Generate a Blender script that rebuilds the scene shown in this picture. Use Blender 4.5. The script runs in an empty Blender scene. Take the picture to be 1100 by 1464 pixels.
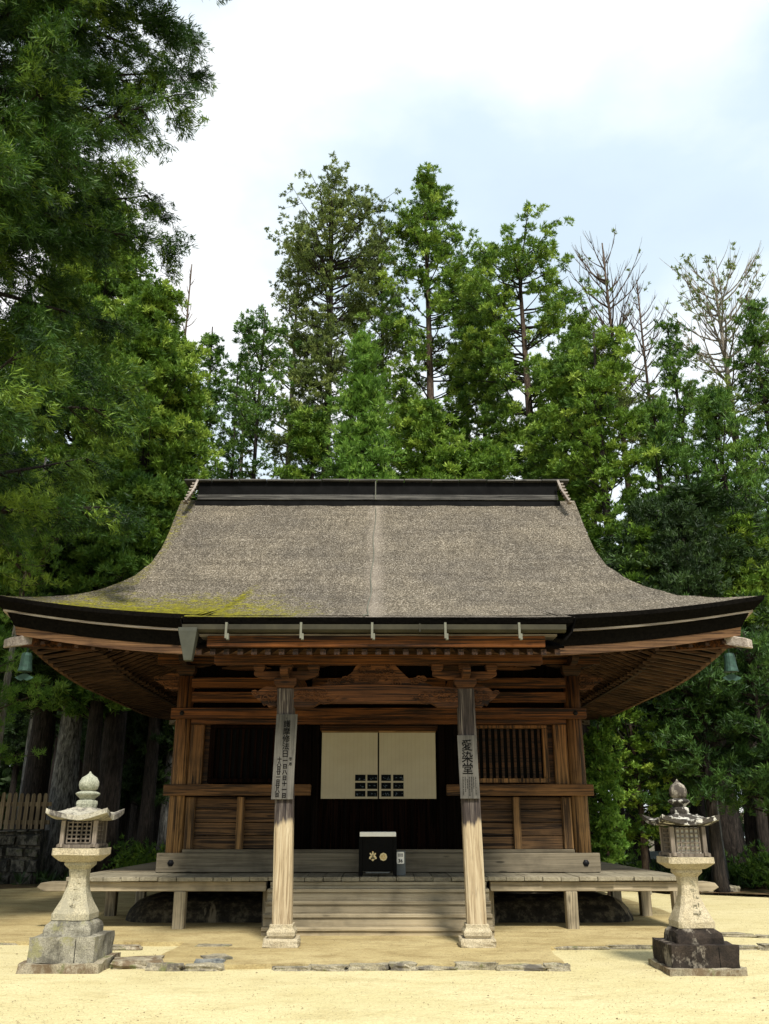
import bpy, bmesh, math, random
import numpy as np
from mathutils import Vector, Matrix, noise
S = bpy.context.scene
COL = S.collection
PI = math.pi
R = math.radians

# ------------------------------------------------------------------ camera
FPX, EYE, TILT = 1270.0, 1.7, R(19.27)
cam = bpy.data.cameras.new('camera'); camo = bpy.data.objects.new('camera', cam); COL.objects.link(camo)
cam.sensor_fit = 'VERTICAL'; cam.sensor_height = 36; cam.lens = 36 * FPX / 1464
cam.clip_start = 0.1; cam.clip_end = 2000
camo.location = (0, 0, EYE); camo.rotation_euler = (R(90) + TILT, 0, -5 / FPX)
S.camera = camo
S.render.resolution_x, S.render.resolution_y = 769, 1024

# ------------------------------------------------------------------ world
W = bpy.data.worlds.new('World'); S.world = W; W.use_nodes = True
nt = W.node_tree; nt.nodes.clear()
SUN_EL, SUN_AZ = R(51), R(166)      # azimuth measured from +Y clockwise: behind the camera, a little right
out = nt.nodes.new('ShaderNodeOutputWorld')
sky = nt.nodes.new('ShaderNodeTexSky'); sky.sky_type = 'NISHITA'; sky.sun_disc = False
sky.sun_elevation = SUN_EL; sky.sun_rotation = SUN_AZ
bg1 = nt.nodes.new('ShaderNodeBackground'); bg1.inputs[1].default_value = 0.08
nt.links.new(sky.outputs[0], bg1.inputs[0])
tc = nt.nodes.new('ShaderNodeTexCoord')
mp = nt.nodes.new('ShaderNodeMapping'); mp.inputs['Scale'].default_value = (1.2, 1.2, 2.2); mp.inputs['Location'].default_value = (0.3, 0.1, 0.55)
n1 = nt.nodes.new('ShaderNodeTexNoise'); n1.inputs['Scale'].default_value = 1.7; n1.inputs['Detail'].default_value = 7; n1.inputs['Roughness'].default_value = 0.5
nt.links.new(tc.outputs['Generated'], mp.inputs[0]); nt.links.new(mp.outputs[0], n1.inputs[0])
rp = nt.nodes.new('ShaderNodeValToRGB'); e = rp.color_ramp.elements
e[0].position = 0.36; e[0].color = (0.84, 0.84, 0.84, 1); e[1].position = 0.56; e[1].color = (1, 1, 1, 1)
nt.links.new(n1.outputs[0], rp.inputs[0])
rc = nt.nodes.new('ShaderNodeValToRGB'); e = rc.color_ramp.elements
e[0].position = 0.42; e[0].color = (0.68, 0.81, 0.90, 1); e[1].position = 0.64; e[1].color = (1.0, 1.0, 1.0, 1)
nt.links.new(n1.outputs[0], rc.inputs[0])
bg2 = nt.nodes.new('ShaderNodeBackground'); bg2.inputs[1].default_value = 0.62
nt.links.new(rc.outputs[0], bg2.inputs[0])
mx = nt.nodes.new('ShaderNodeMixShader')
nt.links.new(rp.outputs[0], mx.inputs[0]); nt.links.new(bg1.outputs[0], mx.inputs[1]); nt.links.new(bg2.outputs[0], mx.inputs[2])
nt.links.new(mx.outputs[0], out.inputs[0])

# ------------------------------------------------------------------ sun
sl = bpy.data.lights.new('sun', 'SUN'); sl.energy = 3.2; sl.angle = R(10); sl.color = (1.0, 0.95, 0.86)
so = bpy.data.objects.new('sun', sl); COL.objects.link(so)
sd = Vector((math.sin(SUN_AZ) * math.cos(SUN_EL), math.cos(SUN_AZ) * math.cos(SUN_EL), math.sin(SUN_EL)))
so.rotation_euler = sd.to_track_quat('Z', 'Y').to_euler(); so.location = (0, 0, 30)
S.view_settings.view_transform = 'Standard'; S.view_settings.look = 'None'
S.view_settings.exposure = 1.0; S.view_settings.gamma = 1

# ------------------------------------------------------------------ measuring: image row/column of the photo -> metres at a chosen depth
CT, ST = math.cos(TILT), math.sin(TILT)
def P(px, py, Y):
    u = (px - 550) / FPX; v = (732 - py) / FPX
    t = Y / (CT - v * ST)
    return (u * t + 5 / FPX * Y / CT, EYE + (ST + v * CT) * t)
def Zp(py, Y): return P(545, py, Y)[1]
def Xp(px, py, Y): return P(px, py, Y)[0]

# ------------------------------------------------------------------ materials
class N:
    def __init__(s, name, rough=0.8):
        s.m = bpy.data.materials.new(name); s.m.use_nodes = True; s.t = s.m.node_tree
        s.b = s.t.nodes['Principled BSDF']; s.b.inputs['Roughness'].default_value = rough
        s.b.inputs['Specular IOR Level'].default_value = 0.25
        s.tc = s.t.nodes.new('ShaderNodeTexCoord')
    def new(s, k, **kw):
        n = s.t.nodes.new(k)
        for a, b in kw.items(): setattr(n, a, b)
        return n
    def L(s, a, b): s.t.links.new(a, b)
    def mapped(s, scale):
        m = s.new('ShaderNodeMapping'); m.inputs['Scale'].default_value = scale; s.L(s.tc.outputs['Object'], m.inputs[0]); return m.outputs[0]
    def noise(s, scale, detail=4, rough=0.55, vec=None, dist=0):
        n = s.new('ShaderNodeTexNoise'); n.inputs['Scale'].default_value = scale; n.inputs['Detail'].default_value = detail
        n.inputs['Roughness'].default_value = rough; n.inputs['Distortion'].default_value = dist
        s.L(vec if vec is not None else s.tc.outputs['Object'], n.inputs['Vector']); return n.outputs[0]
    def ramp(s, fac, stops):
        r = s.new('ShaderNodeValToRGB'); el = r.color_ramp.elements
        while len(el) > 1: el.remove(el[-1])
        el[0].position = stops[0][0]; c = stops[0][1]; el[0].color = (c[0], c[1], c[2], 1) if not isinstance(c, (int, float)) else (c, c, c, 1)
        for p, c in stops[1:]:
            q = el.new(p); q.color = (c[0], c[1], c[2], 1) if not isinstance(c, (int, float)) else (c, c, c, 1)
        s.L(fac, r.inputs[0]); return r.outputs[0]
    def mix(s, fac, a, b, mode='MIX'):
        m = s.new('ShaderNodeMix', data_type='RGBA', blend_type=mode)
        for sock, v in ((m.inputs[0], fac), (m.inputs[6], a), (m.inputs[7], b)):
            if isinstance(v, (int, float)): sock.default_value = v
            elif isinstance(v, tuple): sock.default_value = (*v, 1)
            else: s.L(v, sock)
        return m.outputs[2]
    def math(s, op, a, b=0.0, clamp=False):
        m = s.new('ShaderNodeMath', operation=op); m.use_clamp = clamp
        for sock, v in ((m.inputs[0], a), (m.inputs[1], b)):
            if isinstance(v, (int, float)): sock.default_value = v
            else: s.L(v, sock)
        return m.outputs[0]
    def xyz(s):
        x = s.new('ShaderNodeSeparateXYZ'); s.L(s.tc.outputs['Object'], x.inputs[0]); return x.outputs
    def base(s, c):
        if isinstance(c, tuple): s.b.inputs['Base Color'].default_value = (*c, 1)
        else: s.L(c, s.b.inputs['Base Color'])
    def bump(s, h, strength=0.5, dist=0.01):
        b = s.new('ShaderNodeBump'); b.inputs['Strength'].default_value = strength; b.inputs['Distance'].default_value = dist
        s.L(h, b.inputs['Height']); s.L(b.outputs[0], s.b.inputs['Normal'])

def wood(name, dark, light, axis='X', low=None, z0=1.2, z1=2.0, rough=0.75, contrast=1.0, soft=1.0):
    """weathered timber with grain along an axis; low = greyer colours nearer the rain-washed foot (z below z0)"""
    w = N(name, rough)
    sc = {'X': (0.24, 9, 9), 'Y': (9, 0.24, 9), 'Z': (9, 9, 0.24)}[axis]
    v = w.mapped(sc)
    g = w.noise(2.2, 7, 0.62, v, 1.2)
    big = w.noise(1.3, 4, 0.6)
    fine = w.noise(9, 3, 0.6, v)
    def tone(d, l):
        c = w.ramp(g, [(0.5 - 0.18 * soft, tuple(x * 0.7 for x in d)), (0.5 - 0.08 * soft, d), (0.5 + 0.02 * soft, tuple((a + b) / 2 for a, b in zip(d, l))), (0.5 + 0.18 * soft, l)])
        return c
    c = tone(dark, light)
    if low:
        c2 = tone(*low)
        z = w.xyz()[2]
        f = w.math('ADD', z, w.math('MULTIPLY', w.math('SUBTRACT', g, 0.5), 0.9))
        mr = w.new('ShaderNodeMapRange'); mr.inputs[1].default_value = z0; mr.inputs[2].default_value = z1
        w.L(f, mr.inputs[0]); c = w.mix(mr.outputs[0], c2, c)
    blot = w.ramp(big, [(0.3, 0.5), (0.5, 0.95), (0.7, 1.15)])
    c = w.mix(1.0, c, blot, 'MULTIPLY')
    oi = w.new('ShaderNodeObjectInfo'); c = w.mix(1.0, c, w.ramp(oi.outputs['Random'], [(0.0, 0.72), (1.0, 1.2)]), 'MULTIPLY')
    kn = w.new('ShaderNodeTexVoronoi'); kn.inputs['Scale'].default_value = 1.0; w.L(w.mapped({'X': (1.3, 5, 5), 'Y': (5, 1.3, 5), 'Z': (5, 5, 1.3)}[axis]), kn.inputs[0])
    c = w.mix(w.ramp(kn.outputs[0], [(0.07, 0.75), (0.13, 0.0)]), c, tuple(x * 0.3 for x in dark))
    crack = w.ramp(fine, [(0.32, 0.3), (0.42, 1.0)])
    c = w.mix(0.5 * contrast, c, crack, 'MULTIPLY')
    if max(light) < 0.02: w.b.inputs['Specular IOR Level'].default_value = 0.03
    w.base(c); w.bump(w.math('ADD', g, fine), 0.55, 0.012)
    return w.m

RED = ((0.013, 0.0045, 0.0013), (0.185, 0.062, 0.013))
TAN = ((0.045, 0.023, 0.008), (0.30, 0.170, 0.065))
GREY = ((0.09, 0.075, 0.048), (0.24, 0.205, 0.145))
M = {}
M['beam'] = wood('aged_timber_x', *RED, 'X', low=TAN, z0=1.3, z1=3.3)
M['beamY'] = wood('aged_timber_y', *RED, 'Y', low=TAN, z0=1.3, z1=3.3)
M['col'] = wood('aged_timber_z', *RED, 'Z', low=TAN, z0=1.6, z1=4.2)
M['board'] = wood('aged_board_x', (0.005, 0.002, 0.001), (0.075, 0.029, 0.009), 'X', low=((0.018, 0.009, 0.004), (0.19, 0.105, 0.043)), z0=1.2, z1=3)
M['boardY'] = wood('aged_board_y', (0.03, 0.016, 0.010), (0.12, 0.062, 0.03), 'Y')
M['dark'] = wood('shade_dark_timber', (0.002, 0.0015, 0.001), (0.007, 0.004, 0.003), 'Z', rough=0.95)  # near black: recess and under-eave shade put into the timber colour
M['door'] = wood('door_and_shade_boards', (0.002, 0.0012, 0.001), (0.012, 0.005, 0.003), 'Z', rough=0.95)  # near-black door boards; on the left window they stand in for shade
M['rafter'] = wood('rafter_timber', (0.016, 0.007, 0.004), (0.080, 0.038, 0.018), 'Y')
M['rafterX'] = wood('rafter_timber_x', (0.028, 0.013, 0.007), (0.125, 0.066, 0.035), 'X', contrast=0.3)
M['soffit'] = wood('soffit_boards', (0.0015, 0.001, 0.0006), (0.004, 0.002, 0.0012), 'X')  # near black so the gaps between rafters look shaded
M['sill'] = wood('weathered_sill', (0.085, 0.070, 0.045), (0.19, 0.16, 0.11), 'X', soft=1.6, contrast=0.6)
M['deck'] = wood('deck_planks', (0.22, 0.19, 0.13), (0.38, 0.34, 0.24), 'Y', contrast=0.5, soft=1.6)
M['deckX'] = wood('deck_beam_timber', (0.19, 0.155, 0.10), (0.36, 0.30, 0.20), 'X', contrast=0.5, soft=1.5)
M['deckZ'] = wood('deck_post_timber', (0.17, 0.14, 0.09), (0.42, 0.35, 0.23), 'Z')
M['step'] = wood('step_boards', (0.25, 0.205, 0.13), (0.38, 0.325, 0.22), 'X', low=((0.30, 0.24, 0.145), (0.42, 0.345, 0.215)), z0=0.05, z1=0.45, contrast=0.45, soft=1.8)
M['palewood'] = wood('pale_fresh_timber', (0.35, 0.31, 0.22), (0.6, 0.55, 0.42), 'X')
M['fillet'] = wood('weathered_fillet', (0.22, 0.18, 0.15), (0.42, 0.37, 0.32), 'X', contrast=0.4)
M['kayaoi'] = wood('weathered_eave_board', (0.04, 0.018, 0.008), (0.17, 0.092, 0.044), 'X', contrast=0.5)
M['carve'] = wood('carved_timber', (0.014, 0.005, 0.002), (0.16, 0.060, 0.019), 'X')
M['sign'] = wood('weathered_sign_board', (0.058, 0.054, 0.047), (0.112, 0.105, 0.09), 'Z', contrast=0.4)
M['picket'] = wood('weathered_pickets', (0.14, 0.10, 0.055), (0.28, 0.215, 0.13), 'Z')
M['grid'] = wood('fire_box_timber', (0.10, 0.08, 0.06), (0.24, 0.20, 0.16), 'Z')

def post_mat():
    w = N('porch_post_timber', 0.75)
    v = w.mapped((11, 11, 0.5)); g = w.noise(2.0, 7, 0.62, v, 1.0); fine = w.noise(7, 3, 0.6, v)
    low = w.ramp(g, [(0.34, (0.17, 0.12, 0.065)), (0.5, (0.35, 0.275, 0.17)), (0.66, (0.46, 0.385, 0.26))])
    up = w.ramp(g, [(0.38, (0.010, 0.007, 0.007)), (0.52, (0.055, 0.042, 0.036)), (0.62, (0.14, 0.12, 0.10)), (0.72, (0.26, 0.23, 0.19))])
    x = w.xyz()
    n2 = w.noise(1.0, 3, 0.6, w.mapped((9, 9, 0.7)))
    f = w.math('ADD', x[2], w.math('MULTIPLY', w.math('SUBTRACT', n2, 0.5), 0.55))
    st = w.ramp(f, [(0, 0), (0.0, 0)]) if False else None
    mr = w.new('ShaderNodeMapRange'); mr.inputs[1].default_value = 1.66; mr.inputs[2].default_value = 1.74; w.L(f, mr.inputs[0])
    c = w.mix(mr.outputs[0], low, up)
    c = w.mix(0.6, c, w.ramp(fine, [(0.33, 0.35), (0.44, 1.0)]), 'MULTIPLY')
    w.base(c); w.bump(g, 0.5, 0.012); return w.m
M['post'] = post_mat()

def sc3(c, k): return tuple(x * k for x in c)
SK = 0.70
def stone(name, a, b, stain=None, stain_amt=0.5, scale=1.0, moss=None, top_white=False):
    w = N(name, 0.92); a, b = sc3(a, SK), sc3(b, SK)
    n = w.noise(55 * scale, 3, 0.7); m_ = w.noise(5 * scale, 6, 0.65); sp = w.noise(140 * scale, 2, 0.5)
    c = w.mix(w.ramp(m_, [(0.35, 0.0), (0.65, 1.0)]), a, b)
    c = w.mix(1.0, c, w.ramp(n, [(0.32, 0.62), (0.5, 1.0), (0.68, 1.25)]), 'MULTIPLY')
    c = w.mix(0.8, c, w.ramp(sp, [(0.36, 0.45), (0.46, 1.0)]), 'MULTIPLY')
    if stain:
        s_ = w.noise(3.3 * scale, 8, 0.72, w.mapped((1, 1, 0.6)))
        c = w.mix(w.ramp(s_, [(stain_amt - 0.05, 1.0), (stain_amt + 0.05, 0.0)]), c, stain)
    if top_white:
        s2 = w.noise(9, 6, 0.7); c = w.mix(w.ramp(s2, [(0.54, 0.0), (0.58, 0.9)]), c, (0.50, 0.48, 0.42))
    if moss:
        s3 = w.noise(4, 6, 0.7); c = w.mix(w.ramp(s3, [(0.56, 0.0), (0.64, 0.8)]), c, moss)
    w.base(c); w.bump(w.math('ADD', n, w.math('MULTIPLY', m_, 2.0)), 0.6, 0.012); return w.m
M['granite'] = stone('pale_granite', (0.50, 0.42, 0.27), (0.60, 0.52, 0.36))
M['granite_grey'] = stone('grey_granite', (0.22, 0.205, 0.155), (0.43, 0.40, 0.31), (0.085, 0.078, 0.06), 0.46, moss=(0.20, 0.19, 0.09))
M['granite_shaft'] = stone('speckled_granite', (0.40, 0.37, 0.26), (0.54, 0.48, 0.33), (0.24, 0.22, 0.16), 0.42)
M['lichen'] = stone('lichen_stone', (0.36, 0.37, 0.28), (0.52, 0.52, 0.41), (0.13, 0.14, 0.09), 0.42)
M['roofstoneL'] = stone('mottled_pale_stone', (0.44, 0.40, 0.31), (0.55, 0.52, 0.42), (0.07, 0.062, 0.055), 0.49)
M['roofstoneR'] = stone('blackened_stone', (0.035, 0.03, 0.026), (0.085, 0.072, 0.055), None, top_white=True)
M['finialR'] = stone('half_blackened_stone', (0.50, 0.45, 0.36), (0.42, 0.37, 0.29), (0.05, 0.042, 0.034), 0.52)
M['blackstone'] = stone('rain_blackened_stone', (0.012, 0.009, 0.007), (0.055, 0.040, 0.030), (0.26, 0.23, 0.18), 0.41)
M['kerb'] = stone('kerb_stone', (0.30, 0.26, 0.17), (0.46, 0.41, 0.29), (0.09, 0.08, 0.065), 0.45, moss=(0.10, 0.11, 0.03))
M['bluestone'] = stone('grey_slate_stone', (0.10, 0.12, 0.13), (0.30, 0.30, 0.27), (0.04, 0.045, 0.05), 0.46)
M['slab'] = stone('stained_slab', (0.30, 0.26, 0.18), (0.48, 0.42, 0.30), (0.12, 0.085, 0.05), 0.48, moss=(0.09, 0.10, 0.03))
M['wallstone'] = stone('mossy_wall_stone', (0.12, 0.11, 0.09), (0.26, 0.24, 0.19), (0.02, 0.02, 0.017), 0.5, moss=(0.05, 0.06, 0.02))

def plaster():
    w = N('dark_plaster_mound', 0.95)
    x = w.xyz(); n = w.noise(6, 6, 0.7)
    c = w.ramp(n, [(0.3, (0.006, 0.005, 0.004)), (0.5, (0.030, 0.026, 0.018)), (0.66, (0.13, 0.11, 0.07))])
    st = w.noise(1.0, 5, 0.65, w.mapped((1.7, 0.8, 0.35)), 0.4)
    c = w.mix(w.ramp(st, [(0.60, 0.0), (0.63, 0.8), (0.66, 0.8), (0.69, 0.0)]), c, (0.24, 0.20, 0.13))
    w.base(c); w.bump(n, 0.6, 0.03); return w.m
M['mound'] = plaster()

def sand(name, a, b, dirt, amt, bump=0.5):
    w = N(name, 0.97); w.b.inputs['Specular IOR Level'].default_value = 0.05
    f1 = w.noise(0.55, 8, 0.65); f2 = w.noise(28, 5, 0.7); f3 = w.noise(160, 3, 0.6); f4 = w.noise(1.6, 8, 0.72, w.mapped((0.8, 1.3, 1)))
    c = w.mix(w.ramp(f1, [(0.35, 0.0), (0.65, 1.0)]), a, b)
    c = w.mix(w.ramp(f4, [(amt - 0.10, 0.9), (amt + 0.10, 0.0)]), c, dirt)
    c = w.mix(1.0, c, w.ramp(f2, [(0.30, 0.80), (0.5, 1.0), (0.7, 1.06)]), 'MULTIPLY')
    c = w.mix(0.6, c, w.ramp(f3, [(0.34, 0.45), (0.42, 1.0)]), 'MULTIPLY')
    peb = w.noise(70, 2, 0.5); c = w.mix(w.ramp(peb, [(0.27, 0.7), (0.31, 0.0)]), c, (0.16, 0.13, 0.08))
    gr = w.noise(48, 3, 0.7); c = w.mix(1.0, c, w.ramp(gr, [(0.32, 0.80), (0.5, 1.0), (0.68, 1.10)]), 'MULTIPLY')
    w.base(c); f6 = w.noise(7, 4, 0.6, None, 0.5); w.bump(w.math('ADD', w.math('MULTIPLY', f2, 0.7), w.math('ADD', w.math('MULTIPLY', f1, 3.0), w.math('MULTIPLY', f6, 1.5))), bump, 0.035); return w.m
M['sand'] = sand('raked_pale_sand', (0.49, 0.425, 0.225), (0.55, 0.485, 0.28), (0.41, 0.34, 0.17), 0.40)
M['soil'] = sand('soil_with_eave_shade', (0.36, 0.285, 0.135), (0.44, 0.36, 0.185), (0.26, 0.195, 0.09), 0.45)  # the soil's own brown, deepened to carry the eave shade
M['floor'] = sand('forest_floor_litter', (0.10, 0.065, 0.035), (0.20, 0.13, 0.07), (0.03, 0.035, 0.015), 0.50, 1.0)

def thatch():
    w = N('cypress_bark_thatch', 0.95); w.b.inputs['Specular IOR Level'].default_value = 0.08
    x = w.xyz()
    v = w.mapped((36, 19, 19))
    f = w.noise(1.0, 3, 0.75, v); f2 = w.noise(2.6, 2, 0.6, v); big = w.noise(0.55, 5, 0.6, w.mapped((1, 1, 1)))
    mid = w.noise(2.5, 4, 0.7, w.mapped((3, 0.8, 0.8)))
    c = w.ramp(f, [(0.32, (0.026, 0.022, 0.017)), (0.43, (0.090, 0.077, 0.059)), (0.54, (0.155, 0.135, 0.105)), (0.66, (0.34, 0.31, 0.26))])
    c = w.mix(1.0, c, w.ramp(f2, [(0.33, 0.5), (0.5, 1.0), (0.68, 1.55)]), 'MULTIPLY')
    c = w.mix(1.0, c, w.ramp(mid, [(0.3, 0.74), (0.7, 1.2)]), 'MULTIPLY')
    c = w.mix(1.0, c, w.ramp(big, [(0.3, (0.72, 0.72, 0.74)), (0.7, (1.15, 1.12, 1.06))]), 'MULTIPLY')
    crs = w.noise(1.0, 3, 0.6, w.mapped((0.5, 5, 7)))
    c = w.mix(1.0, c, w.ramp(crs, [(0.35, 0.86), (0.6, 1.08)]), 'MULTIPLY')
    # lighter washed strip down the middle under the conductor cable
    dx = w.math('ABSOLUTE', w.math('ADD', x[0], 0.08)); sn = w.noise(1.2, 4, 0.6)
    strip = w.math('SUBTRACT', 1.0, w.math('MULTIPLY', w.math('ADD', dx, w.math('MULTIPLY', w.math('SUBTRACT', sn, 0.5), 0.4)), 4.2), True)
    c = w.mix(w.math('MULTIPLY', strip, 0.4), c, (0.33, 0.285, 0.235))
    # tan damp wash towards the front eave in the middle right
    # moss: lower left of the front slope, left descending edge, one streak
    lx = w.math('MULTIPLY', w.math('SUBTRACT', -0.6, x[0]), 0.45, True)
    # height above the eave: object z 4.4..9.4
    hz = w.math('MULTIPLY', w.math('SUBTRACT', 5.95, x[2]), 1.0, True)
    m1 = w.math('MULTIPLY', w.math('MULTIPLY', lx, hz), w.math('MULTIPLY', w.math('ADD', x[0], 6.2), 0.9, True))
    edge = w.math('MULTIPLY', w.math('SUBTRACT', w.math('MULTIPLY', x[0], -1.0), 4.55), 7.0, True)
    # streak: line from (x -2.0, z 5.1) to (x -2.35.., z 6.4)
    sxr = w.math('ADD', x[0], 2.55); sxr = w.math('ABSOLUTE', w.math('ADD', sxr, w.math('MULTIPLY', w.math('SUBTRACT', x[2], 5.6), -0.35)))
    s1 = w.math('SUBTRACT', 1.0, w.math('MULTIPLY', sxr, 4.5), True); s1 = w.math('MULTIPLY', s1, w.math('MULTIPLY', w.math('SUBTRACT', 6.1, x[2]), 2.5, True))
    mm = w.math('MAXIMUM', w.math('MAXIMUM', m1, w.math('MULTIPLY', edge, 0.33)), s1)
    mn = w.noise(1.1, 6, 0.7); mn2 = w.noise(9, 4, 0.7)
    th_ = w.math('ADD', w.math('ADD', mm, w.math('MULTIPLY', w.math('SUBTRACT', mn, 0.5), 1.1)), w.math('MULTIPLY', w.math('SUBTRACT', mn2, 0.5), 1.7))
    mk = w.ramp(th_, [(0.18, 0.0), (0.80, 0.97)])
    mk = w.math('MULTIPLY', mk, w.ramp(mm, [(0.0, 0.0), (0.15, 1.0)]))
    mossc = w.ramp(mn2, [(0.35, (0.07, 0.067, 0.008)), (0.6, (0.19, 0.175, 0.014)), (0.75, (0.32, 0.30, 0.04))])
    mossc = w.mix(1.0, mossc, w.ramp(f, [(0.3, 0.5), (0.5, 1.0)]), 'MULTIPLY')
    c = w.mix(mk, c, mossc)
    w.base(c); w.bump(w.math('ADD', f, w.math('MULTIPLY', f2, 0.6)), 0.9, 0.035); return w.m
M['thatch'] = thatch()
def plain(name, c, rough=0.7, metal=0.0, var=0.25, scale=8):
    w = N(name, rough); w.b.inputs['Specular IOR Level'].default_value = 0.06 if max(c) < 0.02 else 0.25; w.b.inputs['Metallic'].default_value = metal
    n = w.noise(scale, 5, 0.65)
    w.base(w.mix(1.0, c, w.ramp(n, [(0.3, 1 - var), (0.7, 1 + var)]), 'MULTIPLY')); w.bump(n, 0.2, 0.01); return w.m
M['thatch_edge'] = plain('blackened_thatch_edge', (0.0035, 0.003, 0.0025), 0.98, 0, 0.8, 25)
M['ridge'] = plain('black_ridge_boards', (0.004, 0.004, 0.004), 0.7, 0, 0.6, 3)
M['ridge_grey'] = wood('grey_ridge_boards', (0.02, 0.019, 0.017), (0.11, 0.105, 0.095), 'X')
M['gutter'] = plain('aged_copper_gutter', (0.030, 0.027, 0.016), 0.7, 0.1, 0.45, 2.5)
M['hopper'] = plain('dull_lead_downpipe', (0.05, 0.052, 0.04), 0.6, 0.2, 0.2, 5)
M['bracket_metal'] = plain('pale_metal_strap', (0.13, 0.13, 0.10), 0.6, 0.2, 0.2)
M['verdigris'] = plain('verdigris_bronze', (0.025, 0.055, 0.042), 0.6, 0.3, 0.5, 12)
M['iron'] = plain('black_iron', (0.012, 0.012, 0.013), 0.5, 0.3)
M['ink'] = plain('black_ink', (0.003, 0.003, 0.003), 0.95)
M['lacquer'] = plain('black_lacquer', (0.003, 0.003, 0.003), 0.6)
M['gold'] = plain('gold_leaf', (0.62, 0.42, 0.14), 0.45, 0.3, 0.3, 40)
M['goldpale'] = plain('pale_gold_leaf', (0.60, 0.50, 0.28), 0.5, 0.2, 0.2, 40)
M['white'] = plain('white_paint', (0.80, 0.79, 0.74), 0.5, 0, 0.04)
M['plinth'] = plain('grey_stand', (0.10, 0.11, 0.11), 0.6, 0, 0.2)
M['paper'] = plain('fire_box_paper', (0.85, 0.80, 0.66), 0.9, 0, 0.1)
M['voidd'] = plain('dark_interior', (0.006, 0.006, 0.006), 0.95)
M['photo'] = plain('dark_photo_print', (0.003, 0.004, 0.005), 0.9, 0, 0.5, 60)
M['photo_mark'] = plain('pale_photo_detail', (0.07, 0.095, 0.12), 0.5, 0, 0.6, 60)
M['render_wall'] = plain('cream_render', (0.55, 0.50, 0.38), 0.9, 0, 0.1, 1)
M['farroof'] = plain('pale_sheet_roof', (0.75, 0.78, 0.80), 0.5, 0, 0.08, 1)
M['farglass'] = plain('dark_window_glass', (0.02, 0.025, 0.03), 0.15)
M['railblue'] = plain('pale_blue_rail', (0.42, 0.50, 0.50), 0.6)
def blind_mat():
    w = N('woven_reed_blind', 0.85)
    x = w.xyz()
    wv = w.new('ShaderNodeTexWave', wave_type='BANDS', bands_direction='Z'); wv.inputs['Scale'].default_value = 42; wv.inputs['Distortion'].default_value = 0.4
    w.L(w.tc.outputs['Object'], wv.inputs[0])
    wx = w.new('ShaderNodeTexWave', wave_type='BANDS', bands_direction='X'); wx.inputs['Scale'].default_value = 4.2; wx.inputs['Distortion'].default_value = 0.1
    w.L(w.tc.outputs['Object'], wx.inputs[0])
    n = w.noise(2.0, 5, 0.6)
    c = w.mix(w.ramp(n, [(0.3, 0.0), (0.7, 1.0)]), (0.33, 0.29, 0.205), (0.38, 0.34, 0.245))
    c = w.mix(0.25, c, w.ramp(wv.outputs[0], [(0.1, 0.7), (0.4, 1.0)]), 'MULTIPLY')
    c = w.mix(0.25, c, w.ramp(wx.outputs[0], [(0.0, 0.6), (0.08, 1.0)]), 'MULTIPLY')
    w.base(c); w.bump(wv.outputs[0], 0.3, 0.004); return w.m
M['blind'] = blind_mat()

def leaf_mat(name, dark, mid, light, transl=0.25):
    w = N(name, 0.55); w.b.inputs['Specular IOR Level'].default_value = 0.25
    a = w.new('ShaderNodeAttribute'); a.attribute_name = 'tint'
    c = w.ramp(a.outputs['Fac'], [(0.0, dark), (0.5, mid), (1.0, light)])
    w.base(c)
    tr = w.new('ShaderNodeBsdfTranslucent'); w.L(c, tr.inputs[0])
    ms = w.new('ShaderNodeMixShader'); ms.inputs[0].default_value = transl
    o = w.t.nodes['Material Output']; w.L(w.b.outputs[0], ms.inputs[1]); w.L(tr.outputs[0], ms.inputs[2]); w.L(ms.outputs[0], o.inputs[0])
    return w.m
M['leaf_pine'] = leaf_mat('umbrella_pine_needles', (0.035, 0.085, 0.010), (0.125, 0.225, 0.024), (0.31, 0.42, 0.06))
M['leaf_olive'] = leaf_mat('olive_green_needles', (0.055, 0.085, 0.020), (0.135, 0.185, 0.042), (0.25, 0.30, 0.075))
M['leaf_fir'] = leaf_mat('fir_needles', (0.022, 0.065, 0.010), (0.080, 0.165, 0.022), (0.18, 0.29, 0.045))
M['leaf_cedar'] = leaf_mat('cedar_sprays', (0.007, 0.024, 0.004), (0.034, 0.085, 0.009), (0.16, 0.25, 0.028))  # green darkened to imitate a backlit crown
M['leaf_bright'] = leaf_mat('fresh_green_leaves', (0.06, 0.13, 0.018), (0.13, 0.26, 0.035), (0.26, 0.40, 0.07), 0.45)
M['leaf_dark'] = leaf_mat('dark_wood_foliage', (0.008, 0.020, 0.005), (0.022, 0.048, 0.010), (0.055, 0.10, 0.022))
M['leaf_shade'] = leaf_mat('shaded_side_needles', (0.010, 0.030, 0.006), (0.034, 0.082, 0.014), (0.085, 0.165, 0.03))  # darker copy of the fir needles, shade put into the colour
def bark(name, a, b):
    w = N(name, 0.95)
    v = w.mapped((11, 11, 1.5)); g = w.noise(2.0, 6, 0.7, v, 0.8)
    c = w.ramp(g, [(0.36, tuple(x * 0.25 for x in a)), (0.48, a), (0.66, b)])
    w.base(c); w.bump(g, 1.0, 0.06); return w.m
M['bark_dark'] = bark('dark_bark', (0.018, 0.014, 0.011), (0.048, 0.038, 0.030))
M['bark_grey'] = bark('furrowed_grey_bark', (0.09, 0.088, 0.08), (0.25, 0.245, 0.22))
M['bark_pale'] = bark('pale_bark', (0.20, 0.175, 0.14), (0.38, 0.34, 0.28))
M['bark_brown'] = bark('brown_bark', (0.06, 0.042, 0.03), (0.14, 0.10, 0.07))

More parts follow.
